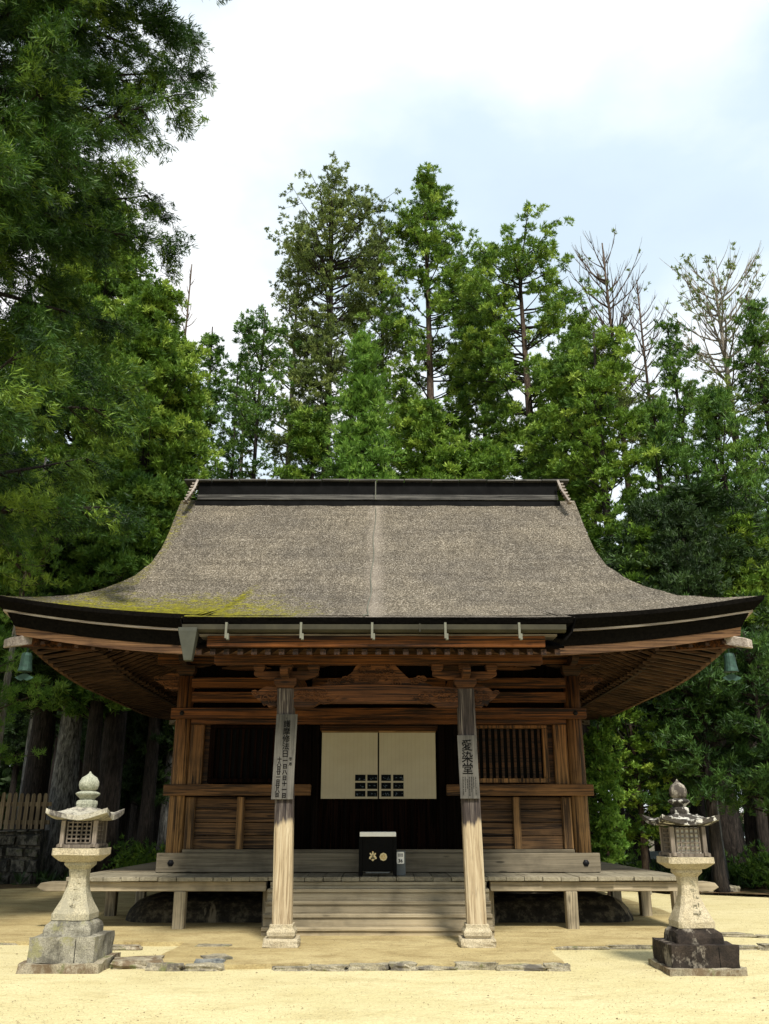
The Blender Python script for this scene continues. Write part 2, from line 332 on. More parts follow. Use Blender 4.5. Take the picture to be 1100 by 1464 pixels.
# ------------------------------------------------------------------ mesh helpers
class MB:
    def __init__(s): s.v = []; s.f = []
    def add(s, vs, fs):
        k = len(s.v); s.v += [tuple(v) for v in vs]; s.f += [tuple(i + k for i in f) for f in fs]; return s
    def box(s, x0, x1, y0, y1, z0, z1):
        return s.add([(x0, y0, z0), (x1, y0, z0), (x1, y1, z0), (x0, y1, z0), (x0, y0, z1), (x1, y0, z1), (x1, y1, z1), (x0, y1, z1)],
                     [(0, 3, 2, 1), (4, 5, 6, 7), (0, 1, 5, 4), (1, 2, 6, 5), (2, 3, 7, 6), (3, 0, 4, 7)])
    def loft(s, rings, cap=True, closed=True):
        n = len(rings[0]); k = len(s.v)
        for r in rings: s.v += [tuple(p) for p in r]
        for i in range(len(rings) - 1):
            for j in range(n if closed else n - 1):
                a = k + i * n + j; b = k + i * n + (j + 1) % n
                s.f.append((a, b, b + n, a + n))
        if cap:
            s.f.append(tuple(k + j for j in reversed(range(n)))); s.f.append(tuple(k + (len(rings) - 1) * n + j for j in range(n)))
        return s
    def tube(s, path, radii, n=6):
        path = [Vector(p) for p in path]
        if isinstance(radii, (int, float)): radii = [radii] * len(path)
        rings = []
        up = Vector((0, 0, 1))
        for i, p in enumerate(path):
            d = (path[min(i + 1, len(path) - 1)] - path[max(i - 1, 0)])
            d = d.normalized() if d.length > 1e-9 else up
            a = d.cross(up if abs(d.z) < 0.9 else Vector((1, 0, 0))).normalized(); b = d.cross(a)
            rings.append([p + (a * math.cos(2 * PI * j / n) + b * math.sin(2 * PI * j / n)) * radii[i] for j in range(n)])
        return s.loft(rings)
    def lathe(s, prof, cx, cy, n=20, lobes=0, amp=0.0):
        rings = []
        for r, z in prof:
            rings.append([(cx + r * (1 + amp * math.cos(lobes * 2 * PI * j / n)) * math.cos(2 * PI * j / n), cy + r * (1 + amp * math.cos(lobes * 2 * PI * j / n)) * math.sin(2 * PI * j / n), z) for j in range(n)])
        return s.loft(rings)
    def prism(s, poly, y0, y1):      # poly in XZ, extruded along y
        n = len(poly)
        vs = [(x, y0, z) for x, z in poly] + [(x, y1, z) for x, z in poly]
        fs = [tuple(range(n)), tuple(reversed(range(n, 2 * n)))] + [(j, j + n, (j + 1) % n + n, (j + 1) % n) for j in range(n)]
        return s.add(vs, fs)
    def build(s, name, mat, parent=None, bevel=0.0, smooth=False, wob=0.0, seed=0, sub=0, freq=2.3):
        me = bpy.data.meshes.new(name)
        off = Vector((0, 0, 0))
        if parent is not None:
            off = ROOT.get(parent.name, Vector((0, 0, 0)))
        v = np.array(s.v, dtype=float) - np.array(off)
        me.from_pydata(v.tolist(), [], s.f); me.update()
        bm = bmesh.new(); bm.from_mesh(me)
        bmesh.ops.recalc_face_normals(bm, faces=bm.faces)
        if sub: bmesh.ops.subdivide_edges(bm, edges=[e_ for e_ in bm.edges if e_.calc_length() > 0.06], cuts=sub, use_grid_fill=True)
        if wob:
            for q in bm.verts:
                q.co += noise.noise_vector((q.co + Vector((seed * 7.3, seed * 3.1, 0))) * freq) * wob
        if bevel:
            ed = [e_ for e_ in bm.edges if len(e_.link_faces) == 2 and e_.calc_face_angle(0) > 0.5]
            bmesh.ops.bevel(bm, geom=ed, offset=bevel, segments=1, affect='EDGES', clamp_overlap=True)
        bm.to_mesh(me); bm.free()
        if smooth: me.shade_smooth()
        me.materials.append(mat)
        o = bpy.data.objects.new(name, me); COL.objects.link(o)
        if parent is not None:
            o.parent = parent; ROOT[o.name] = off
        return o
ROOT = {}
def tag(o, label=None, cat=None, group=None, kind=None):
    for k_, v_ in (('label', label), ('category', cat), ('group', group), ('kind', kind)):
        if v_: o[k_] = v_
    return o
def empty(name, loc, label, cat, group=None):
    o = bpy.data.objects.new(name, None); COL.objects.link(o); o.location = loc; o.empty_display_size = 0.3
    ROOT[o.name] = Vector(loc); return tag(o, label, cat, group)
def fractal(p, sc, seed=0):
    return noise.fractal(Vector(p) * sc + Vector((seed * 13.7, seed * 5.1, 0)), 1.0, 2.0, 4)

def rock(name, mat, cx, cy, z, sx, sy, sz, seed, rz=0.0, parent=None, rough=0.18):
    """irregular flat-topped stone"""
    m = MB(); bm = bmesh.new(); bmesh.ops.create_cube(bm, size=1.0)
    bmesh.ops.subdivide_edges(bm, edges=bm.edges, cuts=4, use_grid_fill=True)
    c, s_ = math.cos(rz), math.sin(rz)
    for v in bm.verts:
        p = v.co.copy(); k = max(abs(p.x), abs(p.y), abs(p.z)) * 2
        q = p.normalized() * 0.62; p = p.lerp(q, 0.22)
        d = noise.fractal(p * 2.2 + Vector((seed * 3.7, seed, seed * 1.9)), 1, 2, 4) * rough
        p *= 1 + d
        x, y = p.x * sx, p.y * sy
        v.co = Vector((cx + x * c - y * s_, cy + x * s_ + y * c, z + (p.z + 0.32) * sz))
    m.v = [tuple(v.co) for v in bm.verts]; bm.verts.index_update()
    m.f = [tuple(v.index for v in f.verts) for f in bm.faces]; bm.free()
    return m.build(name, mat, parent)

# ------------------------------------------------------------------ ground
def sheet(name, mat, poly, z):
    return MB().add([(x, y, z) for x, y in poly], [tuple(range(len(poly)))]).build(name, mat)
def ground_sheet():
    me = bpy.data.meshes.new('ground')
    xs = np.concatenate([[-400, -120, -50], np.linspace(-24, 24, 97), [50, 120, 400]])
    ys = np.concatenate([[-200, -30], np.linspace(-6, 40, 93), [80, 160, 500]])
    X, Y = np.meshgrid(xs, ys)
    Zs = np.zeros_like(X)
    for i in range(X.shape[0]):
        for j in range(X.shape[1]):
            if abs(X[i, j]) < 24 and -6 <= Y[i, j] <= 40:
                Zs[i, j] = 0.018 * noise.fractal(Vector((X[i, j] * 0.6, Y[i, j] * 0.6, 0)), 1, 2, 4)
    n, m_ = X.shape
    v = np.stack([X, Y, Zs], -1).reshape(-1, 3)
    f = [(i * m_ + j, i * m_ + j + 1, (i + 1) * m_ + j + 1, (i + 1) * m_ + j) for i in range(n - 1) for j in range(m_ - 1)]
    me.from_pydata(v.tolist(), [], f); me.materials.append(M['sand']); me.shade_smooth()
    o = bpy.data.objects.new('ground', me); COL.objects.link(o); return o
tag(ground_sheet(), kind='structure')
random.seed(5)
def wavy(pts, amp, step=0.35, seed=1):
    outp = []
    for i in range(len(pts)):
        a, b = Vector(pts[i]), Vector(pts[(i + 1) % len(pts)]); n = max(1, int((b - a).length / step))
        for k in range(n):
            p = a.lerp(b, k / n); q = noise.noise_vector(Vector((p.x * 0.9, p.y * 0.9, seed)))
            outp.append((p.x + q.x * amp, p.y + q.y * amp))
    return outp
bed = wavy([(-11, 14.5), (-2.9, 14.35), (-2.85, 12.15), (2.3, 12.15), (2.4, 13.85), (4.85, 13.95), (5.6, 17), (5.6, 28), (-11, 28)], 0.10)
# the raised bed: gently crowned soil with its own edge step
def bed_mesh():
    m = MB(); z = 0.055
    k = [(x, y, z) for x, y in bed]; lo = [(x, y, -0.05) for x, y in bed]
    m.v = k + lo; n = len(k)
    m.f = [tuple(range(n))] + [(i, i + n, (i + 1) % n + n, (i + 1) % n) for i in range(n)]
    return m.build('raised_ground', M['soil'])
tag(bed_mesh(), kind='structure')
ff = wavy([(-90, 26.5), (-24, 26), (-10, 25.6), (-5.5, 27.5), (5.8, 27.2), (7.4, 24.0), (9.2, 23.0), (14, 23.4), (24, 22), (90, 22), (90, 200), (-90, 200)], 0.5, 0.6, 3)
tag(sheet('forest_floor', M['floor'], ff, 0.07), kind='structure')

# ------------------------------------------------------------------ kerb stones
rnd = random.Random(11)
def kerb_line(x0, y0, x1, y1, n, where, lab, h=0.09, gaps=()):
    L = math.hypot(x1 - x0, y1 - y0); a = math.atan2(y1 - y0, x1 - x0)
    ws = [rnd.uniform(0.6, 1.4) for _ in range(n)]; tot = sum(ws); t = 0
    for i, w_ in enumerate(ws):
        w_ /= tot; c = t + w_ / 2; t += w_
        if i in gaps: continue
        o = rock('kerb_stone', M['kerb'], x0 + (x1 - x0) * c, y0 + (y1 - y0) * c + rnd.uniform(-.02, .02), -0.02, L * w_ * 0.97, rnd.uniform(0.10, 0.19), h * rnd.uniform(0.7, 1.3), rnd.random() * 50, a + rnd.uniform(-.06, .06), rough=0.30)
        tag(o, lab, 'kerb stone', where)
kerb_line(-2.85, 12.1, 2.3, 12.05, 11, 'kerb stones in front of the steps', 'rough flat kerb stone in the broken line across the sand before the steps', 0.10, (2,))
kerb_line(2.45, 13.9, 9.5, 13.95, 9, 'kerb stones right of the steps', 'rough kerb stone in the line running behind the right stone lantern', 0.10)
kerb_line(-9.5, 14.5, -4.9, 14.5, 7, 'kerb stones left of the steps', 'pale kerb stone in the line running behind the left stone lantern', 0.08)
kerb_line(5.2, 15.6, 9.5, 14.4, 8, 'slanting kerb stones at the far right', 'low half-buried stone in the slanting line right of the right lantern', 0.06)
tag(rock('flat_stone', M['slab'], -3.05, 12.42, -0.02, 0.62, 0.42, 0.13, 3, 0.2), 'broad flat brownish stone touching the foot of the left stone lantern', 'stone')
tag(rock('flat_stone', M['bluestone'], -2.62, 12.28, -0.03, 0.42, 0.34, 0.06, 31, 0.2), 'sunken slate-grey stone between the flat brown stone and the blue-grey wedge', 'stone')
tag(rock('wedge_stone', M['bluestone'], -2.13, 12.3, -0.02, 0.36, 0.2, 0.13, 8, 0.1), 'blue-grey wedge stone lying at the left end of the kerb line', 'stone')
tag(rock('wedge_stone', M['kerb'], -2.10, 12.68, -0.02, 0.34, 0.4, 0.12, 9, 0.5), 'pale mottled stone just behind the blue-grey wedge stone', 'stone')
tag(rock('flat_stone', M['kerb'], -2.35, 13.9, 0.02, 0.5, 0.2, 0.06, 12, 0.0), 'small flat stone in the soil left of the steps', 'stone')
tag(rock('flat_stone', M['slab'], -3.7, 13.95, 0.0, 0.6, 0.2, 0.07, 13, 0.0), 'flat stone in the soil behind the left stone lantern', 'stone')

# ================================================================== THE HALL
HC = -0.04                    # centre x
YW = 17.35                    # front wall plane (column centres)
HW = 3.72                     # half width between corner columns
YC = YW + HW                  # centre y
hall = empty('temple_hall', (HC, YC, 0), 'dark timber temple hall with a curved bark-thatched roof, raised deck and front steps', 'temple hall')
YB = YW + 2 * HW

# ---- roof surface
EH = 6.5                      # eave half size
YE = YC - EH                  # main front eave
YK = 12.6                     # porch eave
ZE = 4.95
RX = 4.75                     # gable half length
def prof(d):                  # height over the distance in from the main eave (negative = porch extension)
    if d < 0: return ZE + 0.235 * d
    t = d / EH
    return ZE + 4.42 * (0.56 * t + 0.58 * t * t - 0.14 * t ** 3)
def lift(a, d):               # a = coordinate along the eave, d = distance in
    q = max(0.0, (abs(a) - 2.0) / 4.5)
    return 0.36 * q ** 2.1 * max(0.0, 1 - max(d, 0) / 4.5)
def yfront(x):
    a = abs(x)
    t = min(1, max(0, (a - 2.82) / 0.34)); t = t * t * (3 - 2 * t)
    return YK + (YE - YK) * t
def xmax(y):
    d = y - YE
    return float(np.interp(max(d, 0), [0, 0.6, 1.15, 1.5, 1.95, 2.5, 3.2, 4.1, 5.5, 6.5], [6.5, 5.9, 5.40, 5.24, 5.06, 4.86, 4.74, 4.745, 4.87, 4.96]))
RIDGE_SHIFT = -0.04
NC, NR = 132, 74
def front_grid(sign=1, nc=NC, nr=NR, porch=True):
    rows = []
    for i in range(nr + 1):
        s_ = i / nr; row = []
        for j in range(nc + 1):
            c = -1 + 2 * j / nc
            # concentrate columns at the porch corners
            xe = c * EH
            yf = yfront(xe) if porch else YE
            y = yf + (YC - yf) * s_ ** 1.0
            x = c * xmax(max(y, YE))
            if y < YE: x = xe
            d = y - YE
            z = prof(d) + lift(x, d)
            nz = 0.022 * noise.fractal(Vector((x * 1.6, y * 1.6, sign * 3)), 1, 2, 4)
            sh = RIDGE_SHIFT * max(0, d / EH)
            row.append((HC + x + sh, y if sign > 0 else 2 * YC - y, z + nz))
        rows.append(row)
    return rows
def side_grid(sign):
    rows = []; D = EH - RX + 0.12
    for i in range(9):
        d = D * i / 8; row = []
        for j in range(61):
            c = -1 + 2 * j / 60; a = c * (EH - d)
            row.append((HC + sign * (EH - d), YC + a, prof(d) + lift(a, d)))
        rows.append(row)
    return rows
roof = MB()
roof.loft(front_grid(1), cap=False, closed=False)
roof.loft(front_grid(-1, 60, 30, False), cap=False, closed=False)
roof.loft(side_grid(1), cap=False, closed=False)
roof.loft(side_grid(-1), cap=False, closed=False)
roof_o = roof.build('thatched_roof', M['thatch'], hall, smooth=True)

# thatch edge round the main eave and round the porch eave (thick blackened cut edge)
def ring_pts(inset, n=44):
    pts = []
    h = EH - inset
    for sx in range(4):
        for k in range(n):
            c = -1 + 2 * k / n
            if sx == 0: x, y = c * h, -h
            elif sx == 1: x, y = h, c * h
            elif sx == 2: x, y = -c * h, h
            else: x, y = -h, -c * h
            al = c * EH
            pts.append((HC + x, YC + y, ZE + lift(al, 0), al))
    return pts
def ring_band(m, stack):      # stack: list of (inset, dz) from top outer down
    rings = [[(p[0], p[1], p[2] + dz) for p in ring_pts(ins)] for ins, dz in stack]
    m.loft(rings, cap=False); return m
ring_band(MB(), [(-0.004, 0.012), (0.01, -0.06), (0.14, -0.20), (0.5, -0.20), (0.5, -0.1)]).build('thatch_edge', M['thatch_edge'], roof_o)
ring_band(MB(), [(0.16, -0.205), (0.16, -0.240), (0.36, -0.240), (0.36, -0.205)]).build('pale_fillet', M['fillet'], hall)
ring_band(MB(), [(0.21, -0.25), (0.32, -0.46), (0.8, -0.46)]).build('eave_layer', M['thatch_edge'], hall)
ring_band(MB(), [(0.33, -0.465), (0.35, -0.605), (0.43, -0.605), (0.43, -0.465)]).build('eave_board', M['kayaoi'], hall)
# gable edges of the roof (thatch side faces) + gable boards
for sg in (-1, 1):
    m = MB(); rows = []
    for i in range(41):
        yy = YE + 1.35 + (YC - YE - 1.35) * i / 40; d = yy - YE
        x = HC + sg * xmax(yy) + RIDGE_SHIFT * d / EH; z = prof(d) + lift(xmax(yy), d)
        rows.append([(x, yy, z + 0.0), (x - sg * 0.05, yy, z - 0.28), (x - sg * 0.4, yy, z - 0.30)])
    for i in range(40, -1, -1):
        a = rows[i]; rows.append([(p[0], 2 * YC - p[1], p[2]) for p in a])
    m.loft(rows, cap=False, closed=False); m.build('gable_edge', M['thatch'], roof_o)
    g = MB(); xg = HC + sg * 4.45
    poly = [(YE + 1.9, 5.6)] + [(YE + 1.9 + (YC - YE - 1.9) * k / 12, prof(1.9 + (EH - 1.9) * k / 12) - 0.25) for k in range(13)]
    poly += [(2 * YC - a, b) for a, b in reversed(poly)]
    g.add([(xg, a, b) for a, b in poly] + [(xg - sg * 0.06, a, b) for a, b in poly], [tuple(range(len(poly))), tuple(range(len(poly), 2 * len(poly)))])
    g.build('gable_wall', M['board'], hall)

# ---- ridge
zr = prof(EH)
rx0, rx1 = -4.58, 4.41
rg = MB().box(rx0 - 0.05, rx1 + 0.05, YC - 0.27, YC + 0.27, zr - 0.35, zr - 0.09)
ridge = rg.build('ridge', M['ridge'], hall, bevel=0.01)
MB().box(rx0, rx1, YC - 0.30, YC + 0.30, zr - 0.088, zr + 0.05).build('ridge_base_board', M['ridge_grey'], ridge, bevel=0.01)
MB().box(rx0, rx1, YC - 0.24, YC + 0.24, zr + 0.05, zr + 0.40).build('ridge_body', M['ridge'], ridge, bevel=0.01)
m = MB(); nb = 14
for i in range(nb):
    a = rx0 - 0.35 + (rx1 - rx0 + 0.66) * i / nb; b = rx0 - 0.35 + (rx1 - rx0 + 0.66) * (i + 1) / nb - 0.012
    dz = rnd.uniform(-0.008, 0.008)
    m.box(a, b, YC - 0.34, YC + 0.34, zr + 0.405 + dz, zr + 0.455 + dz)
m.build('ridge_cap', M['ridge_grey'], ridge, bevel=0.012)
for sg, xr in ((-1, rx0), (1, rx1)):
    m = MB()
    for k in range(7):      # stepped end boards of the ridge running down the slope
        y1 = YC - 0.30 - 0.095 * k; zz = zr + 0.40 - 0.115 * k
        m.box(xr + sg * (0.02 + 0.012 * k), xr + sg * (0.14 + 0.01 * k), y1 - 0.07, y1 + 0.1, zz - 0.09, zz - 0.05)
    m.tube([(xr - sg * 0.0, YC - 0.40, zr + 0.40), (xr + sg * 0.02, YC - 0.62, zr + 0.1), (xr + sg * 0.12, YC - 1.0, zr - 0.36)], [0.035, 0.035, 0.03], 4)
    m.build('ridge_end', M['fillet'], ridge, bevel=0.006)
# lightning rod on the ridge with its cable lying on the thatch
m = MB(); m.tube([(HC - 0.1, YC - 0.44, zr + 0.36), (HC - 0.1, YC - 0.5, zr - 0.15)], 0.012, 5)
pts = []
for i in range(30):
    d = EH - 0.45 - (EH - 0.45 + (YE - YK) - 0.02) * i / 29
    pts.append((HC - 0.10 - 0.12 * i / 29 + 0.02 * math.sin(i * 0.9), YE + d, prof(d) + 0.03))
m.tube(pts, 0.011, 4); m.build('conductor_cable', M['bracket_metal'], hall)

# ---- main eave underside: soffit, two tiers of rafters, corner beams
Z_T1 = ZE - 0.62              # under the outer board
WALLZ = 5.30                  # rafter height at the wall plate
def under(d, a):              # underside height at distance d in from the eave, coordinate a along
    l_ = lift(a, 0) * max(0, 1 - d / 3.2)
    if d < 1.25: return ZE - 0.61 + 0.24 * (d - 0.4) + l_
    return ZE - 0.37 + (d - 1.25) * 0.40 + l_
def edge_xy(side, a, d):
    h = EH - d
    return {0: (HC + a, YC - h), 1: (HC + h, YC + a), 2: (HC - a, YC + h), 3: (HC - h, YC - a)}[side]
for side in range(4):
    m = MB(); rows = []
    for i in range(10):
        d = 0.42 + (2.95 - 0.42) * i / 9
        rows.append([(*edge_xy(side, (-1 + 2 * j / 30) * (EH - d), d), under(d, (-1 + 2 * j / 30) * EH) + 0.048 + (0.06 if d > 1.25 else 0)) for j in range(31)])
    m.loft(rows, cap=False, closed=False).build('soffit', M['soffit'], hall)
    for tier, (d0, d1) in enumerate(((0.43, 1.42), (1.22, 2.95))):
        single = tier == 0 and side in (0, 1)
        m = MB(); sp = 0.29; n = int(2 * (EH - 0.5) / sp)
        for k in range(n + 1):
            a = -(EH - 0.5) + k * sp
            hip = EH - abs(a)             # rafters in the corner stop at the hip beam
            e1 = min(d1, max(d0 + 0.05, hip - 0.05))
            if hip < d0 + 0.1: continue
            w_ = 0.034
            zo = 0.0 if tier == 0 else 0.06
            pa = [edge_xy(side, a - w_, d0), edge_xy(side, a + w_, d0), edge_xy(side, a + w_, e1), edge_xy(side, a - w_, e1)]
            za, zb = under(d0, a) + zo, under(min(e1, d1), a) + zo
            if tier == 0: zb = under(min(e1, 1.2), a) + 0.02
            zz = (za, za, zb, zb)
            m.add([(p[0], p[1], z_) for p, z_ in zip(pa, zz)] + [(p[0], p[1], z_ + 0.055) for p, z_ in zip(pa, zz)],
                  [(0, 3, 2, 1), (4, 5, 6, 7), (0, 1, 5, 4), (1, 2, 6, 5), (2, 3, 7, 6), (3, 0, 4, 7)])
            if single: m.build('rafter', M['rafter'] if side in (0, 2) else M['rafterX'], hall); m = MB()
        if not single: m.build('rafter_row', M['rafter'] if side in (0, 2) else M['rafterX'], hall)['kind'] = 'stuff'
    # board between tiers
    m = MB(); rows = []
    for dd, dz in ((1.22, -0.03), (1.22, 0.09), (1.30, 0.09), (1.30, -0.03)):
        rows.append([(*edge_xy(side, (-1 + 2 * j / 30) * (EH - dd), dd), under(1.2, (-1 + 2 * j / 30) * EH) + dz + 0.01) for j in range(31)])
    rows.append(rows[0]); m.loft(rows, cap=False, closed=False).build('tier_board', M['rafterX'] if side in (0, 2) else M['rafter'], hall)
for sx in (-1, 1):
    for sy in (-1, 1):
        m = MB(); c = []
        d_in, d_out = 2.9, 0.10
        for d, zz, w_ in ((d_in, WALLZ - 0.15, 0.11), (1.2, under(1.2, EH) - 0.06, 0.10), (0.45, under(0.3, EH) - 0.02, 0.08)):
            x, y = HC + sx * (EH - d), YC + sy * (EH - d)
            t = Vector((sx * -1, sy * 1, 0)).normalized() * w_ if sx * sy > 0 else Vector((1, 1, 0)).normalized() * w_
            if sx * sy > 0: t = Vector((1, -1, 0)).normalized() * w_
            c.append([(x + t.x, y + t.y, zz - 0.1), (x - t.x, y - t.y, zz - 0.1), (x - t.x, y - t.y, zz + 0.1), (x + t.x, y + t.y, zz + 0.1)])
        m.loft(c); cb = m.build('corner_beam', M['beam'], hall)
        # pale end cap that sticks out past the boards
        m = MB(); x, y = HC + sx * (EH - 0.50), YC + sy * (EH - 0.50); zz = under(0.3, EH) - 0.0
        dv = Vector((sx, sy, 0)).normalized()
        c = []
        tt = Vector((dv.y, -dv.x, 0))
        for q, hh in ((-0.05, 0.09), (0.33, 0.08), (0.36, 0.07)):
            ce = Vector((x, y, zz - 0.28 * q)) + dv * q
            ww = 0.09
            c.append([ce + tt * ww + Vector((0, 0, -hh)), ce - tt * ww + Vector((0, 0, -hh)), ce - tt * ww + Vector((0, 0, hh)), ce + tt * ww + Vector((0, 0, hh))])
        m.loft(c).build('beam_end_cap', M['fillet'], cb, bevel=0.01)

# ---- columns of the body
def column(x, y, z0, z1, r, name='column', mat='col'):
    m = MB(); m.lathe([(r * 1.02, z0), (r, z0 + (z1 - z0) * 0.5), (r * 0.94, z1)], x, y, 20)
    return m.build(name, M[mat], hall, smooth=True)
cxs = (-HW, -1.40, 1.40, HW)
ZD = 0.85                    # deck top
Zc_top = Zp(968, YW)
for x in cxs:
    column(HC + x, YW, 0.60, Zc_top, 0.165, mat='dark' if abs(x) < 2 else 'col')  # middle columns coloured near black for the shade behind the porch posts
    column(HC + x, YB, 0.30, Zc_top, 0.165)
for y in (YW + 2.48, YW + 4.96):
    for sx in (-1, 1): column(HC + sx * HW, y, 0.60, Zc_top, 0.165)

def hbeam(name, z0, z1, ext, thick, mat='beam', y=None, parent=hall, x0=None, x1=None, bev=0.008):
    y = YW if y is None else y
    return MB().box(x0 if x0 is not None else HC - ext, x1 if x1 is not None else HC + ext, y - thick, y, z0, z1).build(name, M[mat], parent, bevel=bev)
fY = YW - 0.14               # face plane for beams that clasp the columns
zs = {k: Zp(v, YW) for k, v in dict(sill_t=1219, sill_b=1240, mid_t=1122, mid_b=1138, head_t=1014, head_b=1029, nuki1t=990, nuki1b=1005, nuki2t=970, nuki2b=984, wt=1042, wb=1113).items()}
hbeam('sill_beam', ZD + 0.012, zs['sill_t'], 3.98, 0.16, 'sill', fY + 0.04)
hbeam('sill_ledge', zs['sill_t'], zs['sill_t'] + 0.06, 3.55, 0.10, 'sill', fY + 0.06)
hbeam('head_beam', zs['head_b'], zs['head_t'], 3.93, 0.14, 'beam', fY + 0.04)
hbeam('head_lip', zs['head_b'] - 0.10, zs['head_b'] - 0.003, 3.55, 0.08, 'beam', fY + 0.05)
for x0, x1 in ((-3.96, -1.25), (1.25, 3.96)):
    MB().box(HC + x0, HC + x1, fY - 0.10, fY + 0.04, zs['mid_b'], zs['mid_t']).build('middle_beam', M['beam'], hall, bevel=0.008)
    MB().box(HC + x0 * 0.90 if x0 < 0 else HC + x0, HC + x1 if x0 < 0 else HC + x1 * 0.90, fY - 0.02, fY + 0.1, zs['mid_b'] - 0.02, zs['mid_b'] + 0.01).build('middle_beam_fillet', M['dark'], hall)
hbeam('tie_beam', zs['nuki1b'], zs['nuki1t'], 3.62, 0.10, 'beam', YW + 0.02)
hbeam('tie_beam', zs['nuki2b'], zs['nuki2t'], 3.62, 0.12, 'beam', YW + 0.02)
hbeam('wall_plate', Zp(950, YW), Zp(936, YW), 4.3, 0.2, 'beam', YW + 0.1)
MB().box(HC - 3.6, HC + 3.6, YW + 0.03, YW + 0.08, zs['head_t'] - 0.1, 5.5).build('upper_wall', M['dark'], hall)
for sx in (-1, 1):           # beams of the side walls, seen end on
    for a, b in (('sill_b', 'sill_t'), ('mid_b', 'mid_t'), ('head_b', 'head_t'), ('nuki1b', 'nuki1t'), ('nuki2b', 'nuki2t')):
        MB().box(HC + sx * (HW + 0.13), HC + sx * (HW + 0.02), YW + 0.165, YB - 0.02, zs[a] + 0.006, zs[b] - 0.006).build('side_beam', M['beamY'], hall)
    MB().box(HC + sx * (HW - 0.05), HC + sx * (HW), YW + 0.05, YB, ZD + 0.02, 5.45).build('side_wall', M['boardY'], hall)
MB().box(HC - HW, HC + HW, YB - 0.05, YB, ZD + 0.02, 5.15).build('rear_wall', M['board'], hall)
# nail covers
for x in (-3.72, 3.72):
    for z, r_ in (((ZD + zs['sill_t']) / 2 + 0.0, 0.062), ((zs['head_b'] + zs['head_t']) / 2, 0.05)):
        yy = fY - 0.12 if r_ > 0.06 else fY - 0.10
        ring = []
        for rr, dy in ((r_ * 0.7, 0.02), (r_, 0.0), (r_ * 0.85, -0.02), (r_ * 0.35, -0.035), (0.003, -0.04)):
            ring.append([(HC + x + rr * math.cos(2 * PI * j / 6), yy + dy, z + rr * math.sin(2 * PI * j / 6)) for j in range(6)])
        MB().loft(ring).build('nail_cover', M['iron'], hall)

# ---- wall bays
for sx in (-1, 1):
    xa, xb = (HC + 1.55, HC + 3.55)
    def X2(a, b):
        return (2 * HC - b, 2 * HC - a) if sx < 0 else (a, b)
    # lower panel: horizontal boards with a stud
    zb0, zb1 = zs['sill_t'] + 0.06, zs['mid_b']
    m = MB(); nbd = 4; hh = (zb1 - zb0) / nbd
    for k in range(nbd):
        a, b = X2(xa, xb); dy = rnd.uniform(0, 0.018)
        m.box(a, b, YW - 0.02 + dy, YW + 0.03 + dy, zb0 + k * hh + 0.004, zb0 + (k + 1) * hh - 0.006)
    m.build('board_panel', M['board'], hall, bevel=0.006)
    xs_ = Xp(738, 1175, YW) - HC
    a, b = X2(HC + xs_ - 0.065, HC + xs_ + 0.065)
    MB().box(a, b, fY - 0.02, YW - 0.025, zb0, zb1 - 0.02).build('stud', M['col'], hall, bevel=0.008)
    # column side jambs
    a, b = X2(HC + 3.30, HC + 3.555); MB().box(a, b, fY + 0.03, YW + 0.05, zs['mid_t'], zs['head_b'] - 0.1).build('jamb', M['col'], hall, bevel=0.012)
    a, b = X2(HC + 3.385, HC + 3.555); MB().box(a, b, fY + 0.04, YW + 0.05, zb0, zb1 - 0.02).build('jamb', M['col'], hall, bevel=0.012)
    a, b = X2(HC + 3.10, HC + 3.57); MB().box(a, b, YW - 0.005, YW + 0.04, zs['mid_t'], zs['head_b']).build('filler_board', M['board'], hall)
    # window with vertical bars
    w0, w1 = (HC + 1.58, HC + 3.09); z0, z1 = zs['wb'], zs['wt']
    a, b = X2(w0, w1)
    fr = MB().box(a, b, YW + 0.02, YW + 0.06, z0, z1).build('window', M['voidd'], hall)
    m = MB()
    m.box(a - 0.10, b + 0.10, fY + 0.02, YW + 0.015, z0 - 0.085, z0).box(a - 0.10, b + 0.10, fY + 0.02, YW + 0.015, z1, z1 + 0.06)
    m.box(a - 0.10, a, fY + 0.025, YW + 0.015, z0 + 0.002, z1 - 0.002).box(b, b + 0.10, fY + 0.025, YW + 0.015, z0 + 0.002, z1 - 0.002)
    m.build('window_frame', M['col'] if sx > 0 else M['door'], fr, bevel=0.01)  # left frame coloured near black to imitate the left bay's shade
    m = MB(); nbar = 13
    for k in range(nbar):
        xc = a + (b - a) * (k + 0.5) / nbar
        m.box(xc - 0.026, xc + 0.026, YW - 0.05, YW - 0.01, z0, z1)
    m.build('window_bars', M['board'] if sx > 0 else M['door'], fr, bevel=0.006)  # left bars share that painted shade
# centre bay: dark board doors set back, lintel
zdt = Zp(1043, YW)
m = MB(); nd = 14
for k in range(nd):
    a = HC - 1.25 + 2.5 * k / nd
    m.box(a + 0.004, a + 2.5 / nd - 0.004, YW + 0.05 + rnd.uniform(0, 0.012), YW + 0.10, zs['sill_t'] + 0.02, zdt)
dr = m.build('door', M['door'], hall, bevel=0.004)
MB().box(HC - 1.25, HC + 1.25, YW - 0.02, YW + 0.04, zdt - 0.03, zdt + 0.035).build('lintel', M['beam'], dr, bevel=0.006)
for x in (-0.62, 0.0, 0.62):
    MB().box(HC + x - 0.03, HC + x + 0.03, YW + 0.0, YW + 0.045, zs['sill_t'] + 0.02, zdt - 0.035).build('door_stile', M['dark'], dr, bevel=0.006)
for sx in (-1, 1):
    MB().box(HC + sx * 1.25, HC + sx * 1.12, YW - 0.08, YW + 0.04, zs['sill_t'] + 0.06, zs['head_b'] - 0.11).build('door_post', M['dark'], hall, bevel=0.01)
